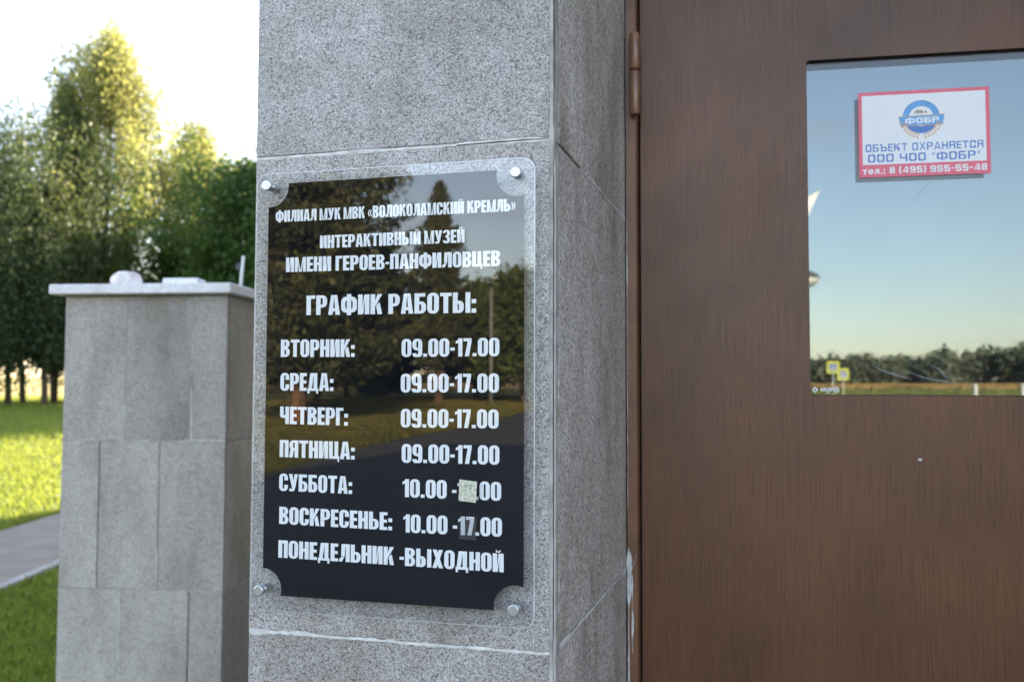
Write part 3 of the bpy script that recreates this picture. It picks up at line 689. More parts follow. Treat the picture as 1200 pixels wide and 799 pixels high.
# taped corrections over two of the closing hours
bx0, bz0 = -.1075, 1.3728
o = loc(MB().prism([(bx0, bz0 + .0015), (bx0 + .0212, bz0 - .0002), (bx0 + .0225, bz0 + .0240), (bx0 + .0010, bz0 + .0262)], -.02285, -.02262)).build('paper_patch', M['paper'], pq)
o['label'] = 'small aged paper patch over the Saturday closing hour'
def strokes(lst, w, y, parent, name, mt):
    mb = MB(); k = 0
    for (xa, za, xb, zb) in lst:
        d = Vector((xb - xa, zb - za)); d.normalize(); nx, nz_ = -d.y * w, d.x * w; k += 1
        mb.add([(xa + nx, y - 3e-6 * k, za + nz_), (xa - nx, y - 3e-6 * k, za - nz_), (xb - nx, y - 3e-6 * k, zb - nz_), (xb + nx, y - 3e-6 * k, zb + nz_)], [(0, 1, 2, 3)])
    return mb
x, z = bx0 + .0065, bz0 + .0118
sk = [(x, z + .0055, x + .0022, z + .0085), (x + .0022, z + .0085, x + .0020, z), (x + .0050, z + .0080, x + .0095, z + .0082), (x + .0095, z + .0082, x + .0075, z + .0002), (x + .0062, z + .0042, x + .0098, z + .0045)]
loc(strokes(sk, .00035, -.02292, pq, 'pencil', None)).build('pencil_digits', M['pencil'], pq)
bx0, bz0 = -.1068, 1.3305
o = loc(MB().prism([(bx0, bz0), (bx0 + .0208, bz0 - .0006), (bx0 + .0216, bz0 + .0243), (bx0 + .0006, bz0 + .0258)], -.02282, -.02262)).build('tape_patch', clear_pane('tape', (.94, .94, .94), 1.4, .05), pq)
o['label'] = 'square of clear tape over the Sunday closing hour'

# ------------------------------------------------------------------ door
DA = R(5.0)
HX, HY = 0.0235, 0.575
fr = empty('door_frame', (0.012, .575, 0), label='narrow brown metal door frame between the granite and the door', cat='door frame')
rel(MB().box((.0015, .548, .031), (.0195, .640, 2.615), .0012), fr).build('jamb', M['frame'], fr)
rel(MB().box((.0200, .590, .031), (.0300, .650, 2.590)), fr).build('rebate', M['rubber'], fr)
rel(MB().box((1.020, .548, .031), (1.048, .655, 2.615), .0012), fr).build('jamb', M['frame'], fr)
rel(MB().box((.0200, .548, 2.575), (1.0195, .640, 2.615), .0012), fr).build('head', M['frame'], fr)
# dried mortar smeared on the frame and beside it
mo = MB()
mo.add(*bead((.0035, .5474, .9), (.0035, .5474, 1.235), (0, -1, 0), .0008, [(.10, .06, .001, .001), (.24, .05, .002, .004), (.28, .05, .003, .006), (.0, .1, .001, .002)], 31, .003, .0006, .9))
mo.add(*bead((.0100, .5474, 1.06), (.0098, .5474, 1.19), (0, -1, 0), .0005, [(.02, .05, .001, .002), (.09, .04, .001, .001)], 32, .003, .0005, .9))
mo.add(*bead((.0120, .5474, 1.205), (.0180, .5474, 1.225), (0, -1, 0), .0009, [], 33, .002, .0006, .9))
mo.add(*bead((.0030, .5474, 1.30), (.0030, .5474, 1.80), (0, -1, 0), .0004, [(.38, .06, .001, .001)], 34, .004, .0004, 1.2))
rel(mo, fr).build('mortar_smear', M['mortar'], fr)

door = empty('entrance_door', (HX, HY, 0.03), DA, label='brown wood grained metal entrance door with a mirrored glass window', cat='door')
# local frame: u along the door, v depth, w up (z - .03)
g0, g1, gz0, gz1 = .2825, .6665, 1.4650, 2.0380   # glass opening (z relative to the door's base)
DW, DH, DT = .992, 2.54, .05
lf = MB()
# leaf face as a ring round the opening with rounded inner corners
oo = [(DW, DH), (0, DH), (0, 0), (DW, 0)]
inn = rounded(g0, gz0, g1, gz1, .006, 5)
v = [(x, 0, z) for x, z in oo] + [(x, 0, z) for x, z in inn] + [(x, .009, z) for x, z in inn] + [(x, DT, z) for x, z in oo]
ni = len(inn); f = []
q = ni // 4
for c in range(4):
    for k in range(q - 1): f.append((c, 4 + c * q + k, 4 + c * q + k + 1))
    f.append((c, 4 + c * q + q - 1, 4 + ((c + 1) * q) % ni, (c + 1) % 4))
for k in range(ni): f.append((4 + k, 4 + ni + k, 4 + ni + (k + 1) % ni, 4 + (k + 1) % ni))
b = 4 + 2 * ni
for c in range(4): f.append((c, (c + 1) % 4, b + (c + 1) % 4, b + c))
lf.add(v, f).build('leaf', M['door'], door)
MB().box((0.002, .0502, 0.002), (DW - .002, .056, DH - .002)).build('inner_face', M['frame'], door)
gl = MB().box((g0 - .004, .0100, gz0 - .004), (g1 + .004, .0130, gz1 + .004)).build('window_pane', M['pane'], door)
MB().box((g0 - .004, .0285, gz0 - .004), (g1 + .004, .0320, gz1 + .004)).build('coated_pane', M['coated_glass'], door)
# black spacer bar and rubber gasket round the double glazing
sp_ = MB()
for a, b2 in (((g0 - .004, .0132, gz1 + .0005), (g1 + .004, .0283, gz1 + .004)), ((g0 - .004, .0132, gz0 - .004), (g1 + .004, .0283, gz0 - .0005)),
              ((g0 - .004, .0133, gz0 - .0004), (g0 - .0005, .0282, gz1 + .0004)), ((g1 + .0005, .0133, gz0 - .0004), (g1 + .004, .0282, gz1 + .0004))): sp_.box(a, b2)
sp_.build('glazing_spacer', M['steel'], door)
gk = MB()
io = rounded(g0, gz0, g1, gz1, .006, 5); ii = rounded(g0 + .0012, gz0 + .0012, g1 - .0012, gz1 - .0012, .005, 5)
v = [(x, .0088, z) for x, z in io] + [(x, .0088, z) for x, z in ii]
gk.add([(x, .0086, z) for x, z in io] + [(x, .0086, z) for x, z in ii] + [(x, .0099, z) for x, z in ii], [(k, (k + 1) % ni, ni + (k + 1) % ni, ni + k) for k in range(ni)] + [(ni + k, ni + (k + 1) % ni, 2 * ni + (k + 1) % ni, 2 * ni + k) for k in range(ni)])
gk.build('gasket', M['rubber'], door)
# maker's stamp etched in the corner of the glass
et = MB(); ex, ez = g0 + .0085, gz0 + .0095
et.add([(ex - .0052, .0098, ez), (ex, .0098, ez - .0052), (ex + .0052, .0098, ez), (ex, .0098, ez + .0052)] + [(ex - .0026, .0098, ez), (ex, .0098, ez - .0026), (ex + .0026, .0098, ez), (ex, .0098, ez + .0026)], [(k, (k + 1) % 4, 4 + (k + 1) % 4, 4 + k) for k in range(4)])
for j, (zz, n_, wv) in enumerate(((ez + .0018, 9, .0018), (ez - .0012, 12, .0008), (ez - .0048, 3, .0007))):
    for k in range(n_):
        xx = ex + .0085 + k * (.0022 if n_ < 10 else .00165) + (.009 if n_ == 3 else 0) + (.0016 if (n_ == 9 and k > 4) else 0)
        et.add([(xx, .0098, zz - wv), (xx + .0013, .0098, zz - wv), (xx + .0013, .0098, zz + wv), (xx, .0098, zz + wv)], [(0, 1, 2, 3)])
cxx = ex + .0345
et.add([(cxx + .0046 * math.cos(R(20 * k)), .0098, ez + .0046 * math.sin(R(20 * k))) for k in range(18)] + [(cxx + .0030 * math.cos(R(20 * k)), .0098, ez + .0030 * math.sin(R(20 * k))) for k in range(18)], [(k, (k + 1) % 18, 18 + (k + 1) % 18, 18 + k) for k in range(18)])
et.add([(cxx + .0016 * math.cos(R(45 * k)), .0098, ez + .0016 * math.sin(R(45 * k))) for k in range(8)], [tuple(range(8))])
et.build('etched_stamp', M['white_print'], door)
# faint scratches on the glass and a white paint chip under the window
def curve_strip(pts, w, y):
    mb = MB(); v = []
    for i, p in enumerate(pts):
        a = pts[max(0, i - 1)]; b = pts[min(len(pts) - 1, i + 1)]; d = Vector((b[0] - a[0], b[1] - a[1])); d.normalize()
        ww = w * math.sin(math.pi * (i + .3) / (len(pts) - .4)); v += [(p[0] - d.y * ww, y, p[1] + d.x * ww), (p[0] + d.y * ww, y, p[1] - d.x * ww)]
    mb.add(v, [(2 * i, 2 * i + 1, 2 * i + 3, 2 * i + 2) for i in range(len(pts) - 1)]); return mb
scm, sn, sl, sb = mat('glass_scratch')
so = sn["Material Output"]; st_ = N(sn, "ShaderNodeBsdfTransparent"); sm_ = N(sn, "ShaderNodeMixShader"); sm_.inputs[0].default_value = .22
sb.inputs["Base Color"].default_value = (.55, .60, .68, 1); sb.inputs["Roughness"].default_value = .5
sl.new(st_.outputs[0], sm_.inputs[1]); sl.new(sb.outputs[0], sm_.inputs[2]); sl.new(sm_.outputs[0], so.inputs["Surface"])
sc_ = MB()
for (p, w) in ((((.385, 1.515), (.40, 1.507), (.42, 1.500), (.445, 1.492)), .0022), (((.475, 1.516), (.49, 1.509), (.497, 1.498), (.505, 1.493)), .0018), (((.44, 1.505), (.465, 1.495), (.49, 1.490), (.515, 1.486)), .0015), (((.37, 1.60), (.378, 1.575), (.39, 1.55)), .0006), (((.455, 1.79), (.47, 1.81), (.487, 1.828), (.50, 1.845)), .0016)):
    t = curve_strip(p, w, .0097); sc_.add(t.v, t.f)
sc_.build('scratch', scm, door)
MB().add([(.450, -.0003, 1.3600), (.4545, -.0003, 1.3583), (.458, -.0003, 1.3600), (.4565, -.0003, 1.3618), (.452, -.0003, 1.3622)], [(0, 1, 2, 3, 4)]).build('paint_chip', M['mortar'], door)
# lower hinge of the same kind sits below the frame edge of the picture
def hinge(zc, first=None):
    h = bpy.data.objects.new('hinge', None); return h
for zt in (2.119, 0.42):
    hb = empty('hinge', (0, 0, 0)); hb.parent = door
    def L(x, y, z):  # world -> door local
        dx, dy = x - HX, y - HY; return (dx * math.cos(DA) + dy * math.sin(DA), -dx * math.sin(DA) + dy * math.cos(DA), z - .03)
    c = L(.0198, .532, zt)
    MB().lathe([(.0078, -.0625), (.0088, -.0610), (.0088, -.0012), (.0082, 0)], c, 22).build('hinge_barrel', M['hinge'], hb, True)
    MB().lathe([(.0074, -.0665), (.0074, -.0626)], c, 18).build('hinge_washer', M['rust'], hb, True)
    MB().lathe([(.0078, -.1420), (.0088, -.1400), (.0088, -.0680), (.0080, -.0666)], c, 22).build('hinge_barrel', M['hinge'], hb, True)
    MB().box((c[0] - .004, c[1] + .006, c[2] - .14), (c[0] + .001, c[1] + .032, c[2] - .002)).build('hinge_leaf', M['frame'], hb)

# ------------------------------------------------------------------ sticker on the glass
stk = empty('security_sticker', (HX + .4717 * math.cos(DA) + .0096 * -math.sin(DA), HY + .4717 * math.sin(DA) + .0096 * math.cos(DA), 1.8635), DA,
            label='white sticker with red border and round blue and orange emblem on the door glass', cat='sticker')
sw, sh_ = .208, .146
x0 = -sw / 2
MB().prism([(x0, 0), (-x0, 0), (-x0, sh_), (x0, sh_)], -.0004, 0.0).build('backing', M['red_print'], stk)
def flat(pts, y, name, mt): return MB().add([(x, y, z) for x, z in pts], [tuple(range(len(pts)))]).build(name, mt, stk)
flat([(x0 + .0060, .0215), (-x0 - .0062, .0215), (-x0 - .0062, sh_ - .0060), (x0 + .0060, sh_ - .0060)], -.00045, 'white_field', M['white_vinyl'])
K = dict(s=.19, t=.17, w=.86, sp=.20, space=.52)
text_mesh('ОБЪЕКТ ОХРАНЯЕТСЯ', -.0930, .0930, .0435, .0435, .0128, plane_y=-.0005, **K).build('lettering', M['blue_print'], stk)
text_mesh('ООО ЧОО “ФОБР”', -.0895, .0880, .0255, .0255, .0135, plane_y=-.0005, **K).build('lettering', M['blue_print'], stk)
text_mesh('тел.: 8 (495) 955–55–48', -.0985, .0985, .0055, .0055, .0112, plane_y=-.0005, s=.27, t=.22, w=.84, sp=.16, space=.42).build('lettering', M['white_vinyl'], stk)
def arc(cx, cz, r0, r1, a0, a1, y, n=28):
    v = []; f = []
    for k in range(n + 1):
        t = R(a0 + (a1 - a0) * k / n); v += [(cx + r0 * math.cos(t), y, cz + r0 * math.sin(t)), (cx + r1 * math.cos(t), y, cz + r1 * math.sin(t))]
    return v, [(2 * k, 2 * k + 1, 2 * k + 3, 2 * k + 2) for k in range(n)]
ecx, ecz = -.0035, .0985
em = MB(); em.add(*arc(ecx, ecz, .0205, .0290, 8, 172, -.00050)); em.build('emblem_arc', M['light_blue_print'], stk)
em = MB(); em.add(*arc(ecx, ecz, .0285, .0296, 5, 175, -.00052)); em.add(*arc(ecx, ecz, .0198, .0207, 5, 175, -.00052))
em.add(*arc(ecx, ecz, .0145, .0265, 210, 330, -.00050)); em.build('emblem_outline', M['blue_print'], stk)
em = MB(); em.add([(x, -.00056, z) for x, z in ((-.0395, .1020), (.0335, .1035), (.0310, .0855), (-.0365, .0845))], [(3, 2, 1, 0)]); em.build('emblem_border', M['orange_print'], stk)
em = MB(); em.add([(x, -.00060, z) for x, z in ((-.0390, .1008), (.0330, .1022), (.0308, .0868), (-.0362, .0858))], [(3, 2, 1, 0)]); em.build('emblem_banner', M['light_blue_print'], stk)
text_mesh('ФОБР', -.0290, .0250, .0888, .0896, .0098, plane_y=-.00064, s=.30, t=.26, w=1.0, sp=.12).build('emblem_lettering', M['white_vinyl'], stk)
em = MB()
for sgn in (-1, 1):
    for k in range(7):
        t = R(192 + k * 11) if sgn < 0 else R(-12 - k * 11)
        for rr_ in (.0268, .0318):
            cx_, cz_ = ecx + rr_ * math.cos(t), ecz + rr_ * math.sin(t) - .002; a = t + sgn * -1.0
            dx, dz = math.cos(a) * .0036, math.sin(a) * .0036; nx, nz_ = -math.sin(a) * .0013, math.cos(a) * .0013
            em.add([(cx_ - dx, -.00068 - k * 4e-6, cz_ - dz), (cx_ + nx, -.00068 - k * 4e-6, cz_ + nz_), (cx_ + dx, -.00068 - k * 4e-6, cz_ + dz), (cx_ - nx, -.00068 - k * 4e-6, cz_ - nz_)], [(0, 1, 2, 3)])
em.build('emblem_laurel', M['orange_print'], stk)
em = MB(); em.add([(x + ecx, -.00055, z + ecz) for x, z in ((-.011, .0075), (.003, .0075), (.004, .0105), (.000, .0135), (-.007, .0140), (-.0095, .0115))], [tuple(range(6))])
em.add([(x + ecx, -.00055, z + ecz) for x, z in ((.0045, .0075), (.0095, .0075), (.0090, .0118), (.0060, .0125))], [(0, 1, 2, 3)])
em.build('emblem_picture', plain('emblem_ochre', (.48, .42, .32), .6, var=.5, scale=300), stk)

# ------------------------------------------------------------------ pier on the left
PA = R(9.593)
pr = empty('granite_pier', (-1.955, 2.4, 0), PA, label='free standing block pier of weathered grey granite with a pale cap slab', cat='pier')
PW, PD = .720, .62
MB().box((-PW + .015, .015, 0), (-.015, PD - .015, 1.892)).build('core', M['core'], pr)
zr = [(-.10, .0560), (.0560, .6710), (.6710, 1.2860), (1.2860, 1.8930)]
splits = [(.30, .55), (.442, .147), (.549, .287), (.443, .150)]
for (z0, z1), sp2 in zip(zr, splits):
    cuts = [PW] + sorted(sp2, reverse=True) + [0]
    for a, b in zip(cuts, cuts[1:]):
        j = rnd.uniform(-.0015, .0015)
        MB().box((-a + .0017, j, z0 + .0014), (-b - .0017, .02, z1 - .0012), .002).build('tile', M['granite_pier'], pr)
        MB().box((-a + .0010, PD - .02, z0 + .0012), (-b - .0010, PD + j, z1 - .0012), .002).build('tile', M['granite_pier'], pr)
    for a, b in ((.021, .31), (.3120, PD - .021)):
        j = rnd.uniform(-.0012, .0012)
        MB().box((-.02, a, z0 + .0012), (j, b, z1 - .0012), .002).build('tile', M['granite_pier'], pr)
        MB().box((-PW - j, a, z0 + .0012), (-PW + .02, b, z1 - .0012), .002).build('tile', M['granite_pier'], pr)
mo = MB()
mo.add(*bead((-PW + .002, -.0006, 1.286), (-.002, -.0006, 1.286), (0, -1, 0), .0022, [(.28, .12, .001, .003), (.52, .18, .004, .006)], 41, .008, .0010))
mo.add(*bead((-PW + .002, -.0006, .671), (-.002, -.0006, .671), (0, -1, 0), .0016, [(.55, .15, .001, .003)], 42, .008, .0010))
mo.add(*bead((-.150, -.0006, 1.29), (-.150, -.0006, 1.89), (0, -1, 0), .0024, [(0, .2, .004, .004), (.25, .3, .001, .001)], 43, .008, .0012))
mo.add(*bead((-.287, -.0006, .675), (-.287, -.0006, 1.282), (0, -1, 0), .0016, [(0, .2, .003, .003)], 44, .008, .0012))
mo.add(*bead((-.442, -.0006, .06), (-.442, -.0006, .667), (0, -1, 0), .0026, [(.3, .3, .002, .001)], 45, .008, .0012))
mo.add(*bead((-.443, -.0006, 1.29), (-.443, -.0006, 1.89), (0, -1, 0), .0016, [(0.02, .2, .001, .004)], 46, .008, .0012))
mo.add(*bead((-.145, -.0006, 1.886), (-.035, -.0006, 1.886), (0, -1, 0), .0035, [], 47, .008, .0012))
mo.build('mortar', M['pier_mortar'], pr)
MB().box((-PW - .046, -.05, 1.899), (.030, PD + .05, 1.941), .004).build('cap_slab', M['granite_cap'], pr)
MB().box((-PW - .006, -.008, 1.8935), (.006, PD + .008, 1.8985)).build('cap_bedding', M['old_mortar'], pr)
def on_cap(x, y, z=1.941): return (-1.955 + x * math.cos(PA) - y * math.sin(PA), 2.4 + x * math.sin(PA) + y * math.cos(PA), z)
# lumpy stone
def lump(name, sx, sy, sz, seed, mt, loc_, rz=0, cut=0.55):
    rr = random.Random(seed); v = []; f = []; nu, nv = 16, 10
    pl = [(Vector((rr.gauss(0, 1), rr.gauss(0, 1), rr.gauss(0, .8))).normalized(), rr.uniform(.84, .99)) for _ in range(15)]
    for j in range(nv + 1):
        for i in range(nu):
            th = math.pi * j / nv; ph = 2 * math.pi * i / nu
            d = Vector((math.sin(th) * math.cos(ph), math.sin(th) * math.sin(ph), math.cos(th)))
            rr_ = min([1.0] + [h / max(.05, d.dot(n_)) for n_, h in pl if d.dot(n_) > .05])
            v.append((d.x * sx * rr_, d.y * sy * rr_, max(-cut * sz, d.z * sz * rr_) + cut * sz))
    for j in range(nv):
        for i in range(nu): f.append((j * nu + i, j * nu + (i + 1) % nu, (j + 1) * nu + (i + 1) % nu, (j + 1) * nu + i))
    o = obj(name, v, f, mt); o.location = loc_; o.rotation_euler = (0, 0, rz); return o
tag(lump('white_stone', .068, .055, .044, 9, M['stone_white'], on_cap(-.475, .05), .4), 'lumpy pale pinkish stone lying on the cap of the left pier', 'stone')
o = MB().box((-.077, -.05, 0), (.077, .05, .030), .006).build('white_slab', M['slab_white']); o.location = on_cap(-.225, .07, 1.9412); o.rotation_euler = (0, 0, PA + .08)
tag(o, 'flat white slab lying on the middle of the pier cap', 'slab')
sk_ = empty('white_stick', on_cap(-.012, .16, 1.9412), label='thin white stick leaning upright at the right end of the pier cap', cat='stick')
MB().tube([(0, 0, 0), (.006, 0, .07), (.011, .002, .140)], [.0075, .0075, .0065], 10).build('rod', M['stick_white'], sk_, True)
MB().box((-.022, -.006, .078), (.004, .008, .110), .004).build('dark_clip', M['dark_plastic'], sk_)

# ------------------------------------------------------------------ trees
def leafquads(P, size, rng, droop=0.0):
    n = len(P); d1 = rng.normal(size=(n, 3)); d1[:, 2] -= droop; d1 /= np.linalg.norm(d1, axis=1)[:, None]
    d2 = rng.normal(size=(n, 3)); d2 -= (d2 * d1).sum(1)[:, None] * d1; d2 /= np.linalg.norm(d2, axis=1)[:, None]
    s = (size * rng.uniform(.6, 1.3, n) * np.where(rng.random(n) < .2, 1.6, 1.0))[:, None]
    a = d1 * s; b = d2 * s * .62
    return np.stack([P - a, P - b * .9, P + a, P + b * .9], 1)

def broadleaf(name, x, y, h, rad, base, mt_leaf, mt_bark, label, seed, nl=26000, ls=.13, lean=0, droop=0.3, profile='birch', tr=.16, skirt=1.0, cl=420, clear=0):
    rng = np.random.default_rng(seed); rr = random.Random(seed)
    z0 = gz(x, y) - .05
    root = empty(name, (x, y, z0), label=label, cat='tree', group=None)
    tp = []; nseg = 9
    for i in range(nseg + 1):
        t = i / nseg; tp.append(Vector((lean * t + .25 * math.sin(t * 5 + seed), .2 * math.sin(t * 4 + seed * 2), h * .97 * t)))
    MB().tube(tp, [tr * (1 - .93 * (i / nseg)) + .02 for i in range(nseg + 1)], 9).build('trunk', mt_bark, root, True)
    br = MB(); tips = []
    nb = cl // 8
    for k in range(nb):
        t = base / h + (1 - base / h) * ((k + rr.random()) / nb)
        i = min(nseg - 1, int(t * nseg)); p = tp[i].lerp(tp[i + 1], t * nseg - i)
        u = (t - base / h) / (1 - base / h)
        if profile == 'birch': prof = (math.sin(math.pi * min(1, u * .86 + .14)) ** .75) * (1 - .25 * u)
        elif profile == 'round': prof = math.sqrt(max(0, 1 - (2 * u - .92) ** 2 / 1.18))
        else: prof = (1 - u) ** .75 * (.6 + .4 * min(1, u * 5))
        L = rad * max(.10, prof) * rr.uniform(.48, 1.32); a = k * 2.4 + rr.uniform(-.5, .5)
        up = .55 if profile != 'round' else .35
        e = p + Vector((math.cos(a) * L, math.sin(a) * L, L * up * rr.uniform(.4, 1.3)))
        mid = p.lerp(e, .5) + Vector((0, 0, L * .08))
        br.tube([p, mid, e], [tr * .28 * (1 - t * .6), tr * .16 * (1 - t * .5), .012], 5, False)
        for q in range(8):
            s_ = rr.uniform(.3, 1.08); b0 = p.lerp(e, s_); sp = L * .26
            tips.append((b0.x + rr.gauss(0, sp), b0.y + rr.gauss(0, sp), b0.z + rr.gauss(0, sp * .6) - droop * rr.random(), .35 + .5 * (1 - s_) * .5))
    br.build('limb', mt_bark, root, True, 'stuff')
    T = np.array(tips); idx = rng.integers(0, len(T), nl)
    cs = np.clip(rad * .13, .28, .75)
    off = rng.normal(size=(nl, 3)) * cs * np.array([.8, .8, .8 + droop])
    if droop > .3: off[:, 2] -= np.abs(rng.normal(size=nl)) * droop * .8
    P = T[idx, :3] + off; P = P[P[:, 2] > skirt + .7 * np.sin(P[:, 0] * 2.1 + seed) + .5 * rng.random(nl)]
    if clear:   # an opening in the leaves through which the trunk shows
        v_ = np.array([CAM.x - x, CAM.y - y]); v_ /= np.linalg.norm(v_); sd_ = P[:, 0] * -v_[1] + P[:, 1] * v_[0]; fr_ = P[:, 0] * v_[0] + P[:, 1] * v_[1]
        P = P[~((np.abs(sd_ - .1) < clear) & (fr_ > -.2) & (rng.random(len(P)) < .9) & (P[:, 2] < h * .72))]
    quads_obj('crown', leafquads(P, ls, rng, droop), mt_leaf, root)
    return root

def spruce(x, y, h, rad, base, label, seed, nl=26000, tr=.2, ls=.11, name='spruce_tree'):
    rng = np.random.default_rng(seed); rr = random.Random(seed)
    root = empty(name, (x, y, gz(x, y) - .05), label=label, cat='tree')
    MB().tube([(0, 0, 0), (.02, .03, h * .4), (0, 0, h * .98)], [tr, tr * .65, .02], 9).build('trunk', M['bark_pine'], root, True)
    br = MB(); pts = []; wt = []
    z = base
    while z < h - .25:
        u = (z - base) / (h - base); L0 = rad * ((1 - u) ** .8) * (.55 + .45 * min(1, u * 6)) + .12
        nb = 7 if u < .7 else 5; a0 = rr.uniform(0, 6)
        for k in range(nb):
            L = L0 * rr.uniform(.62, 1.18); a = a0 + k * 6.283 / nb + rr.uniform(-.25, .25)
            c, s_ = math.cos(a), math.sin(a); P_ = []
            for j in range(6):
                t = j / 5; P_.append(Vector((c * L * t, s_ * L * t, z - L * .42 * math.sin(t * 2.0) + L * .28 * t * t)))
            br.tube(P_[::2] + [P_[-1]], [.035, .022, .012, .006], 4, False)
            for j in range(5): pts.append((P_[j], P_[j + 1], L * (1 - .65 * (j / 5)), a)); wt.append(L / 5 * (.35 + (j > 0)))
        z += .34 + .22 * (1 - u) * rr.uniform(.6, 1.3)
    br.build('limb', M['bark_brown'], root, True, 'stuff')
    wt = np.array(wt); wt /= wt.sum(); idx = rng.choice(len(pts), nl, p=wt)
    A = np.array([p[0] for p in pts]); B = np.array([p[1] for p in pts]); WD = np.array([p[2] for p in pts]); AN = np.array([p[3] for p in pts])
    t = rng.random(nl)[:, None]; P = A[idx] + (B[idx] - A[idx]) * t
    side = np.stack([-np.sin(AN[idx]), np.cos(AN[idx]), np.zeros(nl)], 1); P = P + side * (rng.normal(size=nl) * WD[idx] * .17)[:, None]
    P[:, 2] -= np.abs(rng.normal(size=nl)) * .22; P += rng.normal(size=(nl, 3)) * .05
    quads_obj('crown', leafquads(P, ls, rng, .8), M['needles'], root)
    return root

# trees beyond the pier, against the bright sky
broadleaf('birch_tree', -42.2, 51.0, 24.6, 5.2, 3.6, M['leaf_birch'], M['bark_birch'], 'tallest sunlit yellow green birch with a white trunk above the pier cap', 3, 115000, .082, skirt=1.1, clear=.5, lean=.3, droop=.9, tr=.30)
broadleaf('birch_tree', -40.6, 58.5, 20.0, 5.4, 3.0, M['leaf_birch'], M['bark_birch'], 'shorter yellow birch top right of the tallest birch, behind the dark maple', 4, 70000, .088, droop=.7, tr=.18)
broadleaf('birch_tree', -42.9, 48.2, 20.8, 2.7, 3.4, M['leaf_dark'], M['bark_brown'], 'pointed dark green tree just left of the tallest birch', 5, 56000, .088, skirt=1.1, droop=1.0, tr=.2)
broadleaf('willow_tree', -43.2, 40.6, 16.4, 5.6, 3.2, M['leaf_dark'], M['bark_brown'], 'broad dark drooping tree at the left edge of the photo', 6, 140000, .085, skirt=1.0, droop=1.3, tr=.26, profile='round')
broadleaf('willow_tree', -47.5, 38.5, 17.0, 4.6, 3.2, M['leaf_dark'], M['bark_brown'], 'dark tree with bare twigs reaching in at the far left edge', 16, 34000, .09, skirt=1.2, droop=1.0, tr=.24)
broadleaf('maple_tree', -28.2, 48.2, 13.9, 5.2, 1.6, M['leaf_maple'], M['bark_brown'], 'dense dark green maple beside the pillar, behind the white stick', 7, 90000, .105, droop=.2, profile='round', tr=.26, cl=640)
broadleaf('maple_tree', -37.0, 53.0, 10.8, 4.0, 1.4, M['leaf_maple'], M['bark_brown'], 'low green tree under the tallest birch, behind the pier cap', 8, 44000, .11, droop=.2, profile='round', tr=.18)
for k, (x, y, hh) in enumerate(((-12.3, 71.6, 18.5), (-19, 79.6, 19), (-28, 84, 19.5), (-7.7, 73.3, 18))):
    broadleaf('maple_tree', x, y, hh, 6.5, 2.5, M['leaf_maple'], M['bark_brown'], ['tree beyond the museum whose shade falls on the lawn, third from the left', 'tree beyond the museum, second from the left, shading the lawn', 'leftmost tree beyond the museum', 'rightmost tree beyond the museum'][k], 50 + k, 26000, .24, droop=.2, profile='round', tr=.24)
# slim trunks seen below the crowns at the left edge
for k, (x, y, hh, mk, lb) in enumerate(((-42.7, 43.6, 13, 'bark_brown', 'slim dark trunk tree at the very left photo edge, below the drooping crown'), (-44.7, 47.2, 14, 'bark_brown', 'slim dark trunk tree in the bright gap, between the photo edge and the pier'),
                                   (-39.8, 43.6, 13, 'bark_brown', 'slim dark trunk tree left of the pink lit trunk, near the pier'), (-46.1, 51.4, 14, 'bark_birch', 'slim birch with a pink sunlit trunk right beside the pier'), (-50.5, 50.0, 14, 'bark_brown', 'thin dark trunk tree farthest back in the bright gap'))):
    broadleaf('slim_tree', x, y, hh, 2.4, 3.0, M['leaf_dark'], M[mk], lb, 20 + k, 9000, .13, skirt=1.5, droop=.6, tr=.17)

# trees that stand behind the camera and show in the plaque
spruce(-17.3, -31.5, 25.0, 5.6, 2.6, 'huge dark spruce with an orange trunk mirrored at the left of the plaque', 31, 110000, .34, .085)
spruce(-21.3, -57.9, 15.4, 3.3, 3.4, 'conical spruce on a tall orange trunk mirrored in the middle of the plaque', 32, 52000, .30, .085)
spruce(-34.0, -70.5, 17.0, 4.6, 2.2, 'dark spruce far behind, mirrored between the two larger spruces', 33, 34000, .3, .12)
spruce(-27.0, -62.0, 12.5, 4.0, 1.6, 'bushy low spruce mirrored left of the conical spruce', 34, 34000, .22, .11)
spruce(-24.5, -47.0, 13.5, 3.8, 2.4, 'dark spruce behind the huge one, mirrored at the plaque left', 35, 34000, .26, .10)
for k, (x, y, hh, rd_, lb) in enumerate(((-16.4, -60.5, 8.6, 3.2, 'round green tree mirrored at the right edge of the plaque'), (-21.5, -67.0, 8.4, 3.2, 'green tree mirrored just right of the conical spruce'), (-11.5, -66.0, 8.0, 3.4, 'green tree mirrored beyond the lamp pole, in the clear plaque border'))):
    broadleaf('oak_tree', x, y, hh, rd_, 1.1, M['leaf_oak'], M['bark_brown'], lb, 40 + k, 20000, .15, droop=.2, profile='round', tr=.2)

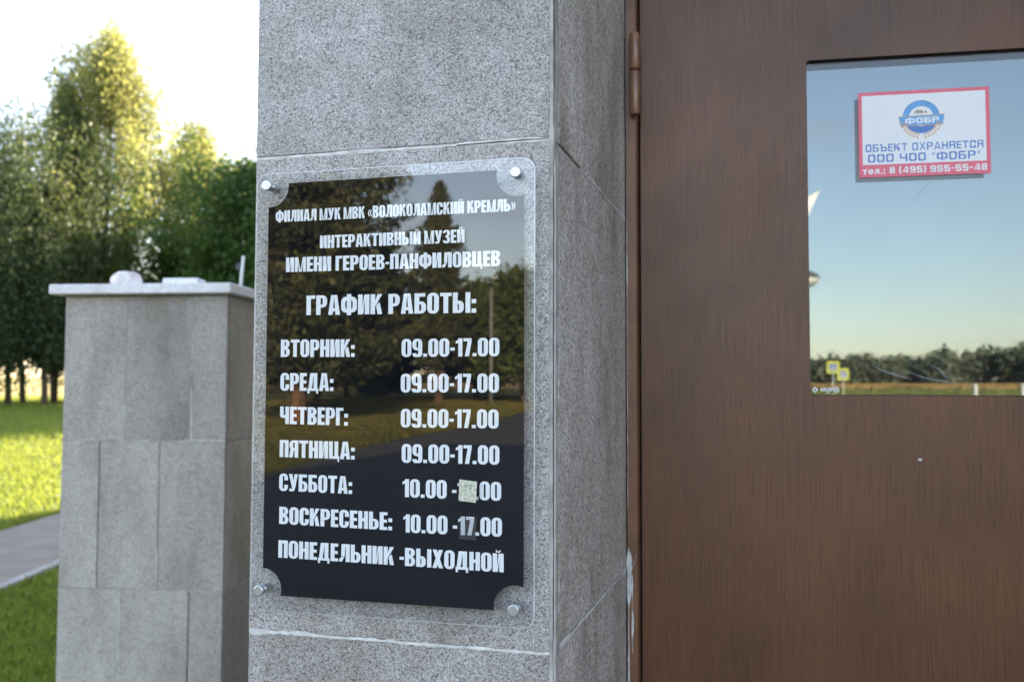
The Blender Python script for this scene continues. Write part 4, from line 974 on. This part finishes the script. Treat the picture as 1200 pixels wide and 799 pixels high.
def woodland(name, a0, a1, r0_, h0, seed, label):
    rng = np.random.default_rng(seed); Q = []
    for k in range(int((a1 - a0) * 1.3)):
        a = R(a0 + (a1 - a0) * (k + rng.random()) / ((a1 - a0) * 1.3)); r_ = r0_ + rng.uniform(-6, 14)
        cx, cy = r_ * math.cos(a), r_ * math.sin(a); hh = h0 * (.78 + .30 * math.sin(a * 13 + seed) * .5 + rng.uniform(-.08, .16)); rd_ = rng.uniform(2.6, 4.6)
        n = 900; d = rng.normal(size=(n, 3)); d /= np.linalg.norm(d, axis=1)[:, None]; d *= (rng.random(n) ** .4)[:, None]
        P = d * np.array([rd_, rd_, hh * .52]) * (1 + .25 * rng.normal(size=(n, 1)) * .5) + np.array([cx, cy, gz(cx, cy) + hh * .52]); P = P[P[:, 2] > gz(cx, cy)]
        Q.append(leafquads(P, .55, rng))
    o = quads_obj(name, np.concatenate(Q), M['leaf_far'], kind='stuff'); tag(o, label, 'woodland'); return o
woodland('distant_woodland', 262, 325, 248, 10.5, 3, 'distant dark treeline beyond the straw field, mirrored in the door glass')
#woodland('distant_woodland', 112, 150, 300, 9.0, 4, 'distant wood beyond the bright field left of the pier')

# ------------------------------------------------------------------ grass blades
def grass():
    rng = np.random.default_rng(5)
    def blades(ang, r_, hh, wd):
        n = len(ang); x = CAM.x + r_ * np.sin(ang); y = CAM.y + r_ * np.cos(ang)
        ok = np.ones(n, bool)
        # keep the path, the pier and the building clear
        ne = np.array(near); 
        nx_ = np.interp(y, ne[:, 1], ne[:, 0]); ok &= ~((x < nx_ + .03) & (x > nx_ - wid * 1.07) & (y > .2))
        dx, dy = x + 1.955, y - 2.4; lu = dx * math.cos(PA) + dy * math.sin(PA); lv = -dx * math.sin(PA) + dy * math.cos(PA)
        ok &= ~((lu > -.76) & (lu < .04) & (lv > -.03) & (lv < .66)); ok &= (x < -.9) | (y < 0)
        ok &= (y > .35)
        x, y, hh, wd = x[ok], y[ok], hh[ok], wd[ok]; n = len(x)
        z = .012 * np.maximum(0, np.hypot(x, y) - 15) - .01
        a = rng.uniform(0, 2 * np.pi, n); ln = rng.uniform(.15, .8, n) * hh; b = rng.uniform(0, 2 * np.pi, n)
        wx, wy = np.cos(a) * wd, np.sin(a) * wd; lx, ly = np.cos(b) * ln, np.sin(b) * ln
        P = np.stack([np.stack([x - wx, y - wy, z], 1), np.stack([x + wx, y + wy, z], 1), np.stack([x + wx * .6 + lx * .4, y + wy * .6 + ly * .4, z + hh * .6], 1), np.stack([x + lx, y + ly, z + hh], 1)], 1)
        return P
    n1 = 150000; a1 = R(-45) + rng.normal(size=n1) * R(7); r1_ = 3.6 * (9 ** rng.random(n1)); k1 = np.clip(r1_ / 6, .7, 4)
    n2 = 70000; a2 = rng.uniform(R(-80), R(-22), n2); r2_ = 2.6 * (8 ** rng.random(n2)); k2 = np.clip(r2_ / 5, .8, 4)
    n3 = 45000; a3 = R(-45) + rng.uniform(-1, 1, n3) * R(9); r3_ = rng.uniform(28, 85, n3)
    Q = [blades(a1, r1_, .048 * k1 ** .3 * rng.uniform(.5, 1.4, n1), .0035 * k1 ** .8), blades(a2, r2_, .050 * k2 ** .3 * rng.uniform(.5, 1.4, n2), .006 * k2), blades(a3, r3_, .12 * rng.uniform(.5, 1.4, n3), np.full(n3, .028))]
    o = quads_obj('lawn_grass', np.concatenate(Q), M['blade'], kind='stuff'); tag(o, 'short green lawn grass on both sides of the path left of the pier', 'grass')
    n = 60000; y = -12 - 68 * rng.random(n) ** 1.2; ex = np.array([edge_x(v) for v in y]) - .15; x = ex - rng.random(n) * (10 + .35 * -y)
    m2 = y < -45.2; x[m2] = rng.uniform(-34, 2, m2.sum())
    k = np.clip(-y / 18, 1, 4); hh = .075 * k ** .6 * rng.uniform(.5, 1.4, n); wd = .008 * k
    z = .012 * np.maximum(0, np.hypot(x, y) - 15) - .01; a = rng.uniform(-.7, .7, n); wx, wy = np.cos(a) * wd, np.sin(a) * wd
    lx = rng.normal(size=n) * hh * .4; ly = rng.normal(size=n) * hh * .4
    P = np.stack([np.stack([x - wx, y - wy, z], 1), np.stack([x + wx, y + wy, z], 1), np.stack([x + wx * .6 + lx * .5, y + wy * .6 + ly * .5, z + hh * .6], 1), np.stack([x + lx, y + ly, z + hh], 1)], 1)
    o = quads_obj('roadside_grass', P, M['blade_dry'], kind='stuff'); tag(o, 'sunlit grass across the road, mirrored in the lower part of the plaque', 'grass')
grass()
def tall_grass(name, r0_, r1_, a0, a1, n, hh, wd, mt, label):
    rng = np.random.default_rng(int(r0_)); a = R(a0) + R(a1 - a0) * rng.random(n); r_ = r0_ + (r1_ - r0_) * rng.random(n) ** .8
    x, y = r_ * np.cos(a), r_ * np.sin(a); z = .012 * (r_ - 15); b = rng.uniform(0, np.pi, n); h_ = hh * rng.uniform(.5, 1.3, n)
    wx, wy = np.cos(b) * wd, np.sin(b) * wd
    P = np.stack([np.stack([x - wx, y - wy, z], 1), np.stack([x + wx, y + wy, z], 1), np.stack([x + wx * .7, y + wy * .7, z + h_], 1), np.stack([x - wx * .6, y - wy * .6, z + h_ * .9], 1)], 1)
    o = quads_obj(name, P, mt, kind='stuff'); tag(o, label, 'grass')
tall_grass('straw_grass', 150, 245, 266, 325, 34000, .45, .5, M['straw'], 'strip of straw coloured tall grass in front of the distant treeline in the door glass')
tall_grass('verge_grass', 50, 149, 266, 325, 40000, .20, .22, M['verge_blade'], 'green verge grass at the bottom of the door glass reflection')

# ------------------------------------------------------------------ things across the road that show in the mirrors
lp = empty('lamp_pole', (-17.0, -55.6, gz(-17, -55.6)), label='pale concrete lamp pole mirrored near the right edge of the plaque', cat='lamp post')
MB().tube([(0, 0, 0), (0, 0, 7.3)], [.11, .08], 10).build('pole', M['pole_grey'], lp, True)
MB().tube([(0, 0, 7.2), (.1, .2, 7.7), (.5, 1.0, 7.9)], .04, 8).build('arm', M['steel'], lp, True)
MB().box((.40, .85, 7.78), (.75, 1.35, 7.92), .03).build('lamp_head', M['post_white'], lp)

def crossing_sign(x, y, zt, size, rz, label, wood):
    root = empty('road_sign', (x, y, gz(x, y)), rz, label=label, cat='road sign')
    z = zt - gz(x, y)
    MB().tube([(0, 0, 0), (0, 0, z)], .035, 8).build('post', M['post_white'], root, True)
    MB().box((-size / 2, .04, z - size), (size / 2, .06, z), .008).build('yellow_panel', M['sign_yellow'], root)
    s2 = size * .30
    MB().box((-s2, .062, z - size / 2 - s2), (s2, .068, z - size / 2 + s2)).build('blue_square', M['sign_blue'], root)
    MB().prism([(-s2 * .8, z - size / 2 - s2 * .7), (s2 * .8, z - size / 2 - s2 * .7), (0, z - size / 2 + s2 * .8)], .070, .073).build('white_triangle', M['post_white'], root)
    MB().tube([(0, .076, z - size / 2 - s2 * .5), (0, .076, z - size / 2 + s2 * .2)], .03, 6).build('walker_symbol', M['rubber'], root)
    return root
crossing_sign(12.37, -51.3, 3.10, .66, 0.1, 'yellow bordered crossing sign, the upper of two mirrored in the door glass', 0)
crossing_sign(13.4, -53.4, 2.75, .66, -.15, 'yellow bordered crossing sign, the lower one behind the other in the door glass', 1)
for k, (x, y, lb) in enumerate(((11.45, -28.66, 'white roadside post mirrored in the middle of the door glass bottom edge'), (12.67, -28.18, 'white roadside post mirrored at the right end of the door glass'))):
    root = empty('roadside_post', (x, y, gz(x, y)), label=lb, cat='post', group='white posts along the road')
    MB().box((-.055, -.055, 0), (.055, .055, 1.74 - gz(x, y)), .015).build('post', M['post_white'], root)
    MB().box((-.058, -.058, 1.05), (.058, .058, 1.15)).build('band', M['rubber'], root)
lp = empty('garden_lamp', (4.98, -22.05, gz(5, -22)), label='round hat shaped street lamp mirrored at the left edge of the door glass', cat='street lamp')
MB().tube([(0, 0, 0), (0, 0, 4.15)], [.06, .045], 10).build('pole', M['steel'], lp, True)
MB().lathe([(.05, 4.42), (.14, 4.40), (.30, 4.30), (.33, 4.24), (.31, 4.22)], n=28).build('lamp_cap', M['roof'], lp, True)
MB().lathe([(.31, 4.215), (.27, 4.10), (.16, 4.02), (.05, 4.0)], n=28).build('lamp_bowl', M['post_white'], lp, True)
# white flag whose sunlit corner shows in the glass
fl = empty('white_flag', (4.55, -21.9, gz(4.5, -22)), label='white flag on a pole, its pointed corner mirrored at the left of the door glass', cat='flag')
MB().tube([(0, 0, 0), (0, 0, 8.2)], [.05, .03], 10).build('flagpole', M['steel'], fl, True)
v = []; f = []
nu = 12
for i in range(nu + 1):
    t = i / nu; top = 6.14 + .34 * t ** 1.6 ; bot = 4.9 + (6.48 - 4.9) * t ** .95
    for j in range(5):
        z = bot + (top - bot) * j / 4; v.append((.03 + .78 * t, .10 * math.sin(t * 5 + j * .3), z))
for i in range(nu):
    for j in range(4): f.append((i * 5 + j, (i + 1) * 5 + j, (i + 1) * 5 + j + 1, i * 5 + j + 1))
obj('cloth', v, f, M['flag_white'], fl, True)
